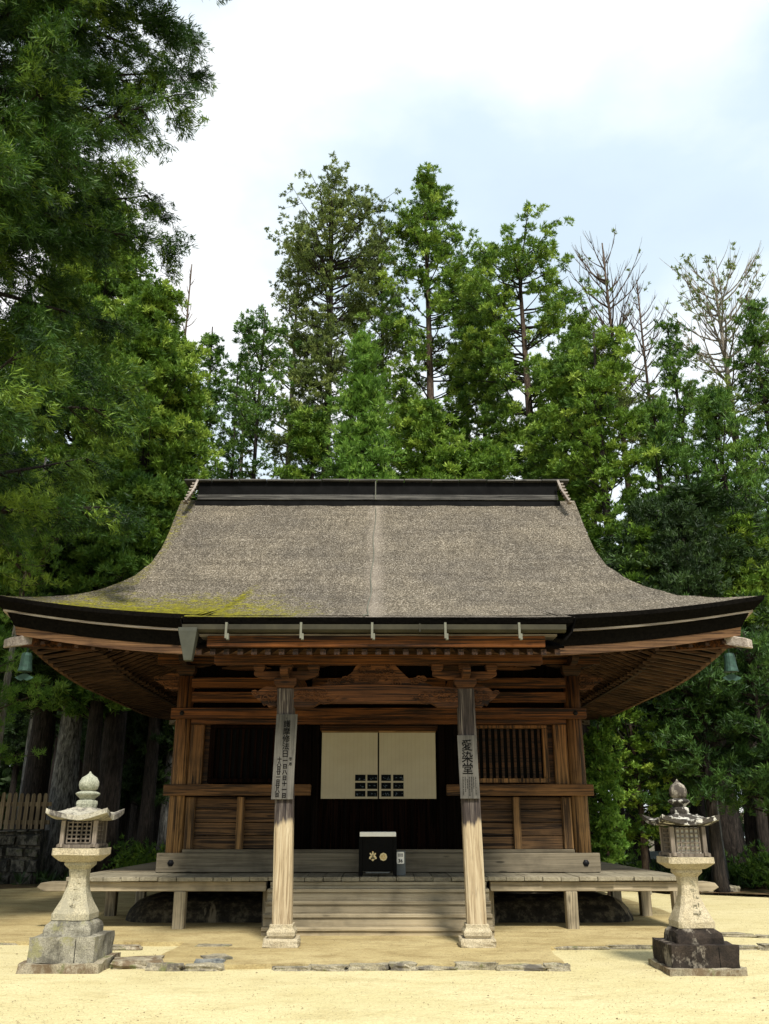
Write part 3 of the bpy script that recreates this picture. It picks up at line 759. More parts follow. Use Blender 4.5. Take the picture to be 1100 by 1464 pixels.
MB().box(HC - 1.2, HC + 1.2, YW - 0.05, YW + 0.03, zdt + 0.04, zs['head_b'] - 0.105).build('door_head_board', M['board'], hall, bevel=0.01)

# ---- carved scrollwork helpers
def spiral(m, cx, cz, y, r, turns=1.6, th=0.016, start=0.0, flip=1, n=26):
    pts = []; rad = []
    for i in range(n):
        t = i / (n - 1); a = start + flip * turns * 2 * PI * t; rr = r * (1 - 0.88 * t)
        pts.append((cx + rr * math.cos(a), y - 0.012 * t, cz + rr * math.sin(a) * 0.85)); rad.append(th * (1 - 0.4 * t))
    m.tube(pts, rad, 5)
def cloud(m, cx, cz, w_, h_, y, seed, k=9, th=0.014):
    r_ = random.Random(seed)
    for i in range(k):
        spiral(m, cx + r_.uniform(-.5, .5) * w_, cz + r_.uniform(-.5, .5) * h_, y, r_.uniform(0.045, 0.085), r_.uniform(1, 1.8), th, r_.uniform(0, 6.28), r_.choice((-1, 1)), 16)
def block(m, x, y, z, w_, h_):      # bearing block with tapered foot
    a, b = w_ / 2, w_ / 2 * 0.68
    m.loft([[(x - b, y - b, z), (x + b, y - b, z), (x + b, y + b, z), (x - b, y + b, z)],
            [(x - a, y - a, z + h_ * 0.45), (x + a, y - a, z + h_ * 0.45), (x + a, y + a, z + h_ * 0.45), (x - a, y + a, z + h_ * 0.45)],
            [(x - a, y - a, z + h_), (x + a, y - a, z + h_), (x + a, y + a, z + h_), (x - a, y + a, z + h_)]])
def arm(m, x, y, z, L, t, h_, along='x'):
    pr = [(-L, h_), (-L, h_ * 0.55), (-L * 0.82, h_ * 0.2), (-L * 0.55, 0), (L * 0.55, 0), (L * 0.82, h_ * 0.2), (L, h_ * 0.55), (L, h_)]
    n = len(pr)
    if along == 'x': vs = [(x + a, y - t, z + b) for a, b in pr] + [(x + a, y + t, z + b) for a, b in pr]
    else: vs = [(x - t, y + a, z + b) for a, b in pr] + [(x + t, y + a, z + b) for a, b in pr]
    m.add(vs, [tuple(range(n)), tuple(range(2 * n - 1, n - 1, -1))] + [(j, j + n, (j + 1) % n + n, (j + 1) % n) for j in range(n)])
def nose(m, x, y, z, sx, L=0.36, h_=0.26, t=0.06, carved=True):
    """beam nosing carved as a curling cloud, pointing to sx along x"""
    pr = [(0, -h_ / 2), (0.30, -h_ * 0.62), (0.42, -h_ * 0.42), (0.52, -h_ * 0.50), (0.62, -h_ * 0.25), (0.78, -h_ * 0.12), (0.88, 0.0), (1.0, 0.02 + h_ * 0.1), (0.97, h_ * 0.3), (0.85, h_ * 0.34), (0.74, h_ * 0.26), (0.6, h_ * 0.42), (0.42, h_ * 0.52), (0.2, h_ * 0.5), (0, h_ * 0.5)]
    pr = [(x + sx * a * L, z + b) for a, b in pr]
    m.prism(pr, y - t, y + t)
    if carved:
        spiral(m, x + sx * L * 0.22, z + h_ * 0.12, y - t - 0.004, 0.085 * L / 0.36, 1.5, 0.013, 0.5, sx)
        spiral(m, x + sx * L * 0.45, z - h_ * 0.08, y - t - 0.004, 0.065 * L / 0.36, 1.5, 0.012, 2.5, -sx)
        spiral(m, x + sx * L * 0.15, z - h_ * 0.25, y - t - 0.004, 0.06 * L / 0.36, 1.4, 0.012, 4, sx)
        spiral(m, x + sx * L * 0.84, z + h_ * 0.14, y - t - 0.004, 0.045 * L / 0.36, 1.2, 0.012, 0, sx)

# ---- bracket sets over the wall columns
for x in cxs:
    m = MB(); zb = Zc_top
    block(m, HC + x, YW, zb, 0.36, 0.20)
    arm(m, HC + x, YW, zb + 0.18, 0.52, 0.065, 0.16); arm(m, HC + x, YW - 0.1, zb + 0.18, 0.5, 0.065, 0.16, 'y')
    for dx in (-0.43, 0, 0.43): block(m, HC + x + dx, YW, zb + 0.34, 0.19, 0.13)
    block(m, HC + x, YW - 0.45, zb + 0.34, 0.19, 0.13)
    arm(m, HC + x, YW - 0.45, zb + 0.46, 0.52, 0.06, 0.14)
    for dx in (-0.43, 0, 0.43): block(m, HC + x + dx, YW - 0.45, zb + 0.60, 0.18, 0.12)
    if abs(x) > 3: 
        sx = 1 if x > 0 else -1
        arm(m, HC + x + sx * 0.1, YW + 0.02, zb + 0.45, 0.7, 0.06, 0.14)
        for q in (0.45, 0.8): block(m, HC + x + sx * q, YW, zb + 0.60, 0.18, 0.12)
    m.build('bracket_set', M['board'], hall, bevel=0.006)
for sx in (-1, 1):
    m = MB(); nose(m, HC + sx * (HW + 0.13), YW, Zp(975, YW), sx, 0.5, 0.30, 0.06); m.build('carved_nose', M['carve'], hall)
    # frog-leg strut between brackets
    m = MB(); xx = HC + sx * 2.56; z0 = Zp(957, YW)
    pr = [(-0.48, 0), (-0.40, 0.02), (-0.22, 0.07), (-0.14, 0.2), (-0.12, 0.3), (0.12, 0.3), (0.14, 0.2), (0.22, 0.07), (0.40, 0.02), (0.48, 0), (0.2, -0.03), (-0.2, -0.03)]
    m.prism([(xx + a, z0 + b) for a, b in pr], YW - 0.16, YW - 0.06)
    cloud(m, xx, z0 + 0.10, 0.22, 0.16, YW - 0.17, 3 + sx, 7, 0.012); m.build('frog_leg_strut', M['carve'], hall)
MB().box(HC - 4.35, HC + 4.35, YW - 0.52, YW - 0.38, zb + 0.72, zb + 0.87).build('eave_purlin', M['beam'], hall, bevel=0.008)

# ---- porch: posts, rainbow beam, brackets, roof timbers, gutter
YP = 13.88
PXS = (Xp(404.5, 1300, YP) , Xp(680.5, 1300, YP))
PXT = (Xp(409, 990, YP), Xp(664.5, 990, YP))
Zpt = Zp(986, YP)
for i in (0, 1):
    m = MB(); xb_, xt_ = PXS[i], PXT[i]; rings = []
    zb_ = 0.345
    for k in range(6):
        t = k / 5; x = xb_ + (xt_ - xb_) * t * 0.92; w_ = 0.138 - 0.008 * t; c = w_ - 0.034
        z = zb_ + (Zpt - zb_) * t
        rings.append([(x + a, YP + b, z) for a, b in ((-c, -w_), (c, -w_), (w_, -c), (w_, c), (c, w_), (-c, w_), (-w_, c), (-w_, -c))])
    m.loft(rings); po = m.build('porch_post', M['post'], hall)
    st = MB()
    def sq(hw, z, ch=0.0, cx=xb_): return [(cx - hw, YP - hw, z), (cx + hw, YP - hw, z), (cx + hw, YP + hw, z), (cx - hw, YP + hw, z)]
    st.loft([sq(0.175, 0.17), sq(0.195, 0.20), sq(0.20, 0.25), sq(0.175, 0.285), sq(0.165, 0.30), sq(0.165, 0.345)])
    st.build('stone_base', M['granite'], po, bevel=0.006)
    rock('foot_stone', M['granite'], xb_, YP, 0.03, 0.50, 0.48, 0.17, 20 + i, 0, po, 0.10)
xl, xr_ = PXT
zb0, zb1 = Zp(1012, YP), Zp(985, YP)
m = MB(); n = 24; up_, lo_ = [], []
for i in range(n + 1):
    t = i / n; x = xl + 0.10 + (xr_ - xl - 0.20) * t; a = 1 - (2 * t - 1) ** 2
    up_.append((x, zb1 + 0.05 * a)); lo_.append((x, zb0 + (0.07 if 0.12 < t < 0.88 else 0.0) * min(1, (min(t, 1 - t) - 0.12) / 0.04 if 0.12 < t < 0.88 else 0)))
m.prism(up_ + lo_[::-1], YP - 0.10, YP + 0.10)
rb = m.build('rainbow_beam', M['carve'], hall)
for sx, x in ((1, xl + 0.42), (-1, xr_ - 0.42)):
    m = MB(); cloud(m, x, (zb0 + zb1) / 2 + 0.02, 0.5, 0.16, YP - 0.105, 7 + sx, 15, 0.011)
    m.tube([(x - sx * 0.3 + sx * 0.7 * k / 9, YP - 0.106, (zb0 + zb1) / 2 - 0.02 + 0.08 * math.sin(k * 0.75)) for k in range(10)], 0.010, 5)
    m.build('scroll_carving', M['carve'], rb)
for sx, x in ((-1, xl - 0.13), (1, xr_ + 0.13)):
    m = MB(); nose(m, x, YP, Zp(996, YP), sx, 0.40, 0.28, 0.07); m.build('carved_nose', M['carve'], hall)
zq = Zpt
zplate = Zp(951, YP)
for x in PXT:
    m = MB(); block(m, x, YP, zq, 0.34, 0.16); arm(m, x, YP, zq + 0.145, 0.50, 0.06, 0.13); arm(m, x, YP, zq + 0.145, 0.45, 0.06, 0.13, 'y')
    for dx in (-0.42, 0.0, 0.42): block(m, x + dx, YP, zq + 0.27, 0.18, 0.11)
    m.build('bracket_set', M['carve'], hall, bevel=0.006)
zpl = zq + 0.385
MB().box(HC - 2.55, HC + 2.55, YP - 0.09, YP + 0.09, zpl, zpl + 0.15).build('porch_purlin', M['beam'], hall, bevel=0.008)
# carved centre piece above the rainbow beam
m = MB(); xm = (xl + xr_) / 2; z0 = zb1 + 0.045
pr = [(-0.86, 0), (-0.7, 0.07), (-0.5, 0.10), (-0.36, 0.22), (-0.28, 0.36), (0.28, 0.36), (0.38, 0.25), (0.52, 0.11), (0.72, 0.07), (0.88, 0)]
m.prism([(xm + a, z0 + b * 0.95) for a, b in pr], YP - 0.05, YP + 0.05)
cloud(m, xm, z0 + 0.2, 0.5, 0.26, YP - 0.06, 4, 26, 0.013); cloud(m, xm - 0.52, z0 + 0.07, 0.5, 0.08, YP - 0.06, 5, 9, 0.012); cloud(m, xm + 0.52, z0 + 0.07, 0.5, 0.08, YP - 0.06, 6, 9, 0.012)
m.build('dragon_carving', M['carve'], hall)
# curved tie beams from porch posts to the wall
for i in (0, 1):
    m = MB(); rings = []
    for k in range(9):
        t = k / 8; y = YP + 0.1 + (YW - YP - 0.2) * t; z = Zpt - 0.1 + 0.5 * math.sin(t * PI * 0.6) ; x = PXT[i]
        rings.append([(x - 0.07, y, z - 0.12), (x + 0.07, y, z - 0.12), (x + 0.07, y, z + 0.12), (x - 0.07, y, z + 0.12)])
    m.loft(rings).build('curved_tie_beam', M['beamY'], hall)
# porch rafters + front boards + gutter
PH = 2.72
m = MB(); n = 27
for k in range(n):
    x = HC - PH + 0.1 + (2 * PH - 0.2) * k / (n - 1)
    y0, y1 = YK + 0.32, YW - 0.4
    z0, z1 = Zp(936, YK + 0.32), 5.10
    m.add([(x - .04, y0, z0), (x + .04, y0, z0), (x + .04, y1, z1), (x - .04, y1, z1), (x - .04, y0, z0 + .085), (x + .04, y0, z0 + .085), (x + .04, y1, z1 + .085), (x - .04, y1, z1 + .085)],
          [(0, 3, 2, 1), (4, 5, 6, 7), (0, 1, 5, 4), (1, 2, 6, 5), (2, 3, 7, 6), (3, 0, 4, 7)])
m.build('porch_rafter_row', M['rafter'], hall)
MB().add([(HC - PH, YK + 0.3, z0 + .09), (HC + PH, YK + 0.3, z0 + .09), (HC + PH, YW - 0.4, z1 + .09), (HC - PH, YW - 0.4, z1 + .09),
          (HC - PH, YK + 0.3, z0 + .13), (HC + PH, YK + 0.3, z0 + .13), (HC + PH, YW - 0.4, z1 + .13), (HC - PH, YW - 0.4, z1 + .13)],
         [(0, 1, 2, 3), (4, 5, 6, 7), (0, 1, 5, 4), (1, 2, 6, 5), (2, 3, 7, 6), (3, 0, 4, 7)]).build('porch_soffit', M['soffit'], hall)
yb_ = YK + 0.26
zt_, zb_ = Zp(909, yb_), Zp(925, yb_)
MB().box(HC - PH + 0.22, HC + PH - 0.28, yb_, yb_ + 0.07, zb_, zt_).build('porch_eave_board', M['beam'], hall, bevel=0.01)
MB().box(HC - PH + 0.1, HC + PH - 0.1, yb_ + 0.02, yb_ + 0.35, zt_ + 0.004, zt_ + 0.03).build('porch_fillet', M['fillet'], hall)
# cut thatch edge of the porch
m = MB(); rings = []
for k in range(41):
    x = -2.98 + 5.96 * k / 40; y = yfront(x) ; z = prof(y - YE) + lift(x, y - YE)
    rings.append([(HC + x, y - 0.004, z + 0.01), (HC + x * 0.995, y + 0.04, z - 0.07), (HC + x * 0.96, y + 0.16, z - 0.15), (HC + x * 0.96, y + 0.5, z - 0.12)])
m.loft(rings, cap=False, closed=False).build('porch_thatch_edge', M['thatch_edge'], roof_o)
for sg in (-1, 1):      # side cheeks where the porch roof meets the main eave
    m = MB(); rw = []
    for k in range(9):
        y = YK + 0.02 + (YE + 0.6 - YK) * k / 8; z = prof(y - YE)
        rw.append([(HC + sg * 2.86, y, z - 0.02), (HC + sg * 2.80, y, z - 0.2), (HC + sg * 2.70, y, z - 0.32)])
    m.loft(rw, cap=False, closed=False).build('porch_cheek', M['thatch_edge'], roof_o)
yg = YK - 0.06
m = MB(); gx0, gx1 = Xp(262, 898, yg), Xp(808, 893, yg); zg0, zg1 = Zp(904, yg), Zp(894, yg)
prg = [(-0.07, zg1), (-0.065, zg0 + 0.03), (-0.03, zg0), (0.04, zg0), (0.075, zg0 + 0.03), (0.08, zg1), (0.07, zg1), (0.03, zg0 + 0.015), (-0.02, zg0 + 0.015), (-0.055, zg1)]
m.loft([[(x, yg + a, z) for a, z in prg] for x in (gx0, gx1)])
gut = m.build('gutter', M['gutter'], hall)
for px in (323, 430, 532, 637, 743):
    x = Xp(px, 905, yg - 0.08); m = MB()
    m.box(x - 0.016, x + 0.016, yg - 0.082, yg - 0.074, zg0 - 0.10, zg1 + 0.02).box(x - 0.016, x + 0.016, yg - 0.082, yg + 0.2, zg1 + 0.02, zg1 + 0.026).box(x + 0.005, x + 0.04, yg - 0.076, yg + 0.0, zg0 - 0.115, zg0 - 0.03)
    m.build('gutter_strap', M['bracket_metal'], gut)
for px in (600,): MB().box(Xp(px, 900, yg) - 0.01, Xp(px, 900, yg) + 0.01, yg - 0.075, yg + 0.08, zg0 - 0.005, zg1 + 0.01).build('gutter_joint', M['gutter'], gut)
# hopper of the left downpipe
m = MB(); hx = Xp(269, 920, yg); 
def rc4(hw, hd, z, cx=hx): return [(cx - hw, yg - hd, z), (cx + hw, yg - hd, z), (cx + hw, yg + hd, z), (cx - hw, yg + hd, z)]
m.loft([rc4(0.135, 0.10, Zp(899, yg)), rc4(0.13, 0.10, Zp(904, yg)), rc4(0.06, 0.06, Zp(942, yg), hx + 0.02), rc4(0.055, 0.055, Zp(945, yg), hx + 0.02)])
m.build('downpipe_hopper', M['hopper'], hall, bevel=0.004)

# ---- deck, steps, mound
YD = 15.86                      # deck front
m = MB(); n = 34; DX = 5.15
for k in range(n):
    a = HC - DX + 2 * DX * k / n; b = HC - DX + 2 * DX * (k + 1) / n - 0.008
    dz = rnd.uniform(-0.006, 0.006); dy = rnd.uniform(-0.02, 0.02)
    m.box(a, b, YD + dy, YW + 0.2, ZD - 0.065 + dz, ZD + dz)
deck = m.build('deck', M['deck'], hall, bevel=0.006)
for sx in (-1, 1):
    m = MB(); n2 = 30
    for k in range(n2):
        y0 = YW + 0.21 + (YB + 1.2 - YW - 0.2) * k / n2; y1 = y0 + (YB + 1.2 - YW - 0.2) / n2 - 0.008
        m.box(HC + sx * (HW - 0.05), HC + sx * DX, y0, y1, ZD - 0.065, ZD)
    m.build('side_deck', M['deckX'], hall, bevel=0.006)
m = MB()   # long edge beam with upswept projecting ends
zt, zb_ = ZD - 0.075, ZD - 0.225
for sx in (-1, 1):
    pr = [(1.86, zb_), (5.0, zb_), (5.55, zb_), (5.66, zb_ + 0.06), (5.60, zt - 0.02), (5.45, zt), (1.86, zt)]
    pr = [(HC + sx * a, b) for a, b in pr]
    MB().prism(pr, YD + 0.10, YD + 0.26).build('deck_beam', M['deckX'], hall, bevel=0.008)
    MB().box(HC + sx * 4.95, HC + sx * 5.10, YD + 0.28, YB + 1.2, zb_ + 0.01, zt - 0.01).build('deck_beam', M['deck'], hall, bevel=0.008)
for x, y in [(-3.28, YD + 0.18), (3.20, YD + 0.18), (-4.98, YD + 0.18), (4.98, YD + 0.18), (-5.02, 18.2), (5.02, 18.2), (-5.02, 20.4), (5.02, 20.4), (-5.02, 22.7), (5.02, 22.7), (-1.9, YD + 0.5), (1.9, YD + 0.5)]:
    w_ = 0.095 if abs(x) > 2.5 else 0.05
    MB().box(HC + x - w_, HC + x + w_, y - w_, y + w_, 0.03, zb_ + (0.0 if y > 16.1 else -0.003)).build('deck_post', M['deckZ'], hall, bevel=0.008)
rise = ZD / 5.0; tread = 0.205
for k in range(5):
    z1 = ZD - rise * (4 - k) - 0.0 if k < 4 else ZD - 0.075
    z1 = rise * (k + 1) - (0.075 if k == 4 else 0) + 0.0
    y0 = YD - tread * (4 - k) + (0.03 if k == 4 else 0)
    xw = 1.80 if k < 4 else 1.78; yb = y0 + tread * 1.35
    pr = [(y0 + 0.028, z1 - rise + 0.002), (y0 + 0.028, z1 - 0.052), (y0, z1 - 0.046), (y0 - 0.002, z1 - 0.006), (y0 + 0.006, z1), (yb, z1), (yb, z1 - rise + 0.012)]
    MB().loft([[(x, a, b) for a, b in pr] for x in (HC - xw, HC - xw / 3, HC + xw / 3, HC + xw)]).build('step', M['step'], hall, wob=0.008, freq=1.3, seed=k)
# plaster mound under the floor
m = MB(); rings = []
mx0, mx1, my0, my1 = HC - 4.55, HC + 4.6, 16.95, YB + 0.7
for ins, z in ((0.0, 0.02), (0.02, 0.12), (0.08, 0.26), (0.2, 0.37), (0.4, 0.44), (0.75, 0.47)):
    rad = 0.5; pts = []
    for cx_, cy_, a0 in ((mx0, my0, PI), (mx1, my0, 1.5 * PI), (mx1, my1, 0), (mx0, my1, 0.5 * PI)):
        for k in range(7):
            a = a0 + k * PI / 12
            ccx = mx0 + 0.55 if cx_ == mx0 else mx1 - 0.55; ccy = my0 + 0.55 if cy_ == my0 else my1 - 0.55
            rr = 0.55 - ins
            pts.append((ccx + rr * math.cos(a) if rr > 0 else ccx + rr * math.cos(a), ccy + rr * math.sin(a), z))
    rings.append(pts)
m.loft(rings); m.build('plaster_mound', M['mound'], hall, smooth=False, wob=0.05, sub=4, freq=3.0)
# ================================================================== things hung on and standing on the hall
def text_mesh(m, txt, x, y, z, size, bold=0.0, sx=1.0):
    cu = bpy.data.curves.new('tmp', 'FONT'); cu.body = txt; cu.size = size; cu.align_x = 'CENTER'; cu.align_y = 'CENTER'; cu.offset = bold; cu.extrude = 0.002; cu.resolution_u = 2
    o = bpy.data.objects.new('tmp', cu); COL.objects.link(o)
    dg = bpy.context.evaluated_depsgraph_get(); me = o.evaluated_get(dg).to_mesh()
    vs = [(x + v.co.x * sx, y - v.co.z, z + v.co.y) for v in me.vertices]; fs = [tuple(p.vertices) for p in me.polygons]
    m.add(vs, fs); o.to_mesh_clear() if False else None
    bpy.data.objects.remove(o); bpy.data.curves.remove(cu)
def board(name, px0, px1, py0, py1, yf, label, cat, lean=0.0):
    x0, x1 = Xp(px0, (py0 + py1) / 2, yf), Xp(px1, (py0 + py1) / 2, yf); z0, z1 = Zp(py1, yf), Zp(py0, yf)
    o = empty(name, ((x0 + x1) / 2, yf, z0), label, cat)
    m = MB(); m.prism([(x0 - lean, z0), (x1 - lean, z0), (x1 + lean, z1), (x0 + lean, z1)], yf, yf + 0.03)
    m.build('board', M['sign'], o, bevel=0.004)
    return o, x0, x1, z0, z1
yf = YP - 0.178
sL, x0, x1, z0, z1 = board('hanging_sign', 391.5, 422, 1021, 1143, yf, 'tall grey wooden board of brushed ritual dates hung on the left porch post', 'sign board', 0.016)
H_ = z1 - z0; Wd = x1 - x0
m = MB(); ty = yf - 0.003; xc = (x0 + x1) / 2
ch = '護摩修法日'
for i, c in enumerate(ch): text_mesh(m, c, xc + 0.02 + 0.012 * (1 - i / 4) - 0.01, ty, z1 - H_ * (0.125 + 0.088 * i), 0.112, 0.0006)
for i, c in enumerate('一日八日十一日'): text_mesh(m, c, xc + 0.012, ty, z1 - H_ * (0.555 + 0.067 * i), 0.074, 0.002)
for i, c in enumerate('十八日廿一日廿八日'): text_mesh(m, c, xc - 0.073 - 0.004 * i * 0.5, ty, z1 - H_ * (0.54 + 0.0515 * i), 0.066, 0.002)
for i, c in enumerate('毎月'): text_mesh(m, c, xc + 0.092, ty, z1 - H_ * (0.535 + 0.06 * i), 0.05, 0.0008)
m.box(xc + 0.012, xc + 0.018, ty, ty + 0.003, z1 - H_ * 0.065, z1 - H_ * 0.04)
m.build('lettering', M['ink'], sL)
sR, x0, x1, z0, z1 = board('hanging_sign', 656, 683.5, 1051, 1142, yf, 'grey wooden name board with three large brushed characters hung on the right porch post', 'sign board', -0.012)
H_ = z1 - z0; xc = (x0 + x1) / 2; m = MB()
for i, c in enumerate('愛染堂'): text_mesh(m, c, xc - 0.012, ty, z1 - H_ * (0.175 + 0.185 * i), 0.172, 0.0012)
r2 = random.Random(2)
for cidx in range(7):
    xx = xc - 0.082 + cidx * 0.031; zz = z1 - H_ * (0.66 + (0.04 if cidx == 2 else 0))
    while zz > z0 + 0.05 * (1 + (cidx % 3)):
        h = r2.uniform(0.010, 0.017); m.box(xx - 0.008, xx - 0.002, ty, ty + 0.003, zz - h, zz); m.box(xx - 0.002, xx + 0.007, ty, ty + 0.003, zz - h * 0.6, zz - h * 0.25)
        zz -= h + r2.uniform(0.004, 0.010)
m.build('lettering', M['ink'], sR)

# reed blinds with prints
yb2 = YW - 0.10
cells = {0: [[(508, 520), (525, 539)], 0], 1: [[(545, 559), (561, 577)], 0]}
for i, (pa, pb, lab) in enumerate(((459.5, 540, 'left half of the pale woven reed blind over the dark doorway'), (542, 623, 'right half of the pale woven reed blind over the dark doorway'))):
    x0, x1 = Xp(pa, 1095, yb2), Xp(pb, 1095, yb2); z0, z1 = Zp(1142, yb2), Zp(1047.5, yb2)
    o = empty('reed_blind', ((x0 + x1) / 2, yb2, z0), lab, 'blind')
    MB().box(x0, x1, yb2, yb2 + 0.012, z0, z1).build('reed_sheet', M['blind'], o, bevel=0.002)
    MB().box(x0 - 0.01, x1 + 0.01, yb2 - 0.008, yb2 + 0.02, z1, z1 + 0.035).build('top_rail', M['beam'], o, bevel=0.003)
    cols_ = ((507.5, 522.5), (525, 540)) if i == 0 else ((545, 559), (562, 577))
    for c0, c1 in cols_:
        for r0, r1 in ((1107.5, 1116.5), (1119, 1128), (1130.5, 1139)):
            a, b = Xp(c0, 1123, yb2), Xp(c1, 1123, yb2)
            if i == 0: b = min(b, x1 - 0.006)
            pr_ = MB().box(a, b, yb2 - 0.004, yb2 - 0.001, Zp(r1, yb2), Zp(r0, yb2)).build('photo_print', M['photo'], o)
            mm_ = MB(); r3 = random.Random(int(c0 * 7 + r0))
            zz_ = Zp(r1, yb2) + 0.02
            for q in range(r3.randint(3, 7)):
                xx = r3.uniform(a + 0.02, b - 0.03); z_ = zz_ + r3.uniform(0, 0.04)
                mm_.add([(xx, yb2 - 0.006, z_), (xx + r3.uniform(0.015, 0.04), yb2 - 0.006, z_ + r3.uniform(-.004, .006)), (xx + 0.012, yb2 - 0.006, z_ + r3.uniform(0.008, 0.02))], [(0, 1, 2)])
            mm_.build('print_detail', M['photo_mark'], pr_)

# offertory box
YO = 16.25
ox = Xp(540, 1243, YO); box_ = empty('offertory_box', (ox, YO, ZD), 'black lacquered offertory box with a white top edge and two gold crests', 'offertory box')
hw_ = 0.285; zt = Zp(1196, YO - 0.22); zd = ZD + 0.006
m = MB(); m.box(ox - hw_, ox + hw_, YO - 0.20, YO + 0.2, zd + 0.07, zt - 0.002); body = m.build('body', M['lacquer'], box_, bevel=0.01)
for sx in (-1, 1):
    for sy in (-1, 1): MB().box(ox + sx * (hw_ + 0.005) - 0.03, ox + sx * (hw_ + 0.005) + 0.03, YO + sy * 0.19 - 0.03, YO + sy * 0.19 + 0.03, zd, zt - 0.004).build('leg', M['lacquer'], box_, bevel=0.006)
MB().box(ox - hw_ - 0.02, ox + hw_ + 0.025, YO - 0.24, YO - 0.20, zt, zt + 0.072).box(ox - hw_ - 0.02, ox + hw_ + 0.025, YO + 0.2, YO + 0.24, zt, zt + 0.072).box(ox - hw_ - 0.02, ox - hw_ + 0.02, YO - 0.2, YO + 0.2, zt, zt + 0.068).box(ox + hw_ - 0.015, ox + hw_ + 0.025, YO - 0.2, YO + 0.2, zt, zt + 0.068).build('top_frame', M['white'], box_, bevel=0.004)
m = MB()
for k in range(8): m.box(ox - hw_ + 0.03 + k * 0.07, ox - hw_ + 0.065 + k * 0.07, YO - 0.2, YO + 0.2, zt + 0.01, zt + 0.045)
m.build('slats', M['lacquer'], box_)
MB().box(ox - 0.2, ox + 0.2, YO - 0.205, YO - 0.19, zd + 0.045, zd + 0.062).build('foot_rail', M['plinth'], box_)
yc_ = YO - 0.203
cz = Zp(1225, yc_)
# paulownia crest: three leaves and three flower spikes
m = MB(); px_ = Xp(533, 1225, yc_)
for ang, L_, w_ in ((-90, 0.068, 0.034), (-158, 0.072, 0.030), (-22, 0.072, 0.030)):
    a = R(ang); pts = []
    for t, ww in ((0, .3), (.3, 1.0), (.6, .9), (.85, .45), (1, 0.02), (.85, -.45), (.6, -.9), (.3, -1.0), (0, -.3)):
        pts.append((px_ + math.cos(a) * L_ * t - math.sin(a) * w_ * ww, cz + math.sin(a) * L_ * t + math.cos(a) * w_ * ww))
    m.prism(pts, yc_ - 0.004, yc_)
for ang, L_ in ((90, 0.075), (50, 0.066), (130, 0.066)):
    for t in (0.25, 0.55, 0.8, 1.0):
        x, z = px_ + math.cos(R(ang)) * L_ * t, cz + math.sin(R(ang)) * L_ * t; r_ = 0.017 * (1.25 - 0.5 * t)
        m.prism([(x + r_ * math.cos(k * PI / 4), z + r_ * math.sin(k * PI / 4)) for k in range(8)], yc_ - 0.005 - 0.0006 * t, yc_)
m.build('leaf_crest', M['goldpale'], box_)
m = MB(); px_ = Xp(548, 1225, yc_)
rr = 0.062
outl = [(px_ + rr * (1 + 0.035 * math.cos(8 * a)) * math.cos(a), cz + rr * (1 + 0.035 * math.cos(8 * a)) * math.sin(a)) for a in [2 * PI * k / 48 for k in range(48)]]
m.prism(outl, yc_ - 0.004, yc_); rc_ = m.build('round_crest', M['goldpale'], box_)
m = MB()
for k in range(3):     # three commas
    a0 = k * 2 * PI / 3; pts = []
    for t in range(9):
        a = a0 + t * 0.22; q = 0.018 + 0.026 * t / 8; pts.append((px_ + q * math.cos(a), yc_ - 0.007, cz + q * math.sin(a)))
    m.tube(pts, [0.013 - 0.0013 * t for t in range(9)], 6)
m.build('comma_emblem', M['gold'], rc_)
# number plaque on its stand
YN = 16.2; xn = Xp(572.5, 1240, YN)
np_ = empty('number_sign', (xn, YN, ZD), 'small white number plaque on a grey stand right of the offertory box', 'sign')
MB().box(xn - 0.075, xn + 0.085, YN - 0.04, YN + 0.04, ZD + 0.006, Zp(1216, YN)).build('stand', M['plinth'], np_, bevel=0.006)
z0, z1 = Zp(1235, YN - 0.05), Zp(1218, YN - 0.05); m = MB(); hw2 = 0.062; pts = []
for cx_, cz_, a0 in ((xn + hw2 - 0.015, z1 - 0.015, 0), (xn - hw2 + 0.015, z1 - 0.015, 90), (xn - hw2 + 0.015, z0 + 0.015, 180), (xn + hw2 - 0.015, z0 + 0.015, 270)):
    for k in range(5): pts.append((cx_ + 0.015 * math.cos(R(a0 + k * 22.5)), cz_ + 0.015 * math.sin(R(a0 + k * 22.5))))
m.prism(pts, YN - 0.055, YN - 0.042); pl = m.build('plaque', M['white'], np_)
m = MB(); text_mesh(m, '36', xn, YN - 0.058, z0 + 0.045, 0.075, 0.002)
for r_ in range(2):
    for k in range(4): m.box(xn - 0.04 + k * 0.022, xn - 0.025 + k * 0.022, YN - 0.058, YN - 0.056, z1 - 0.045 - r_ * 0.028, z1 - 0.026 - r_ * 0.028)
m.build('lettering', M['ink'], pl)

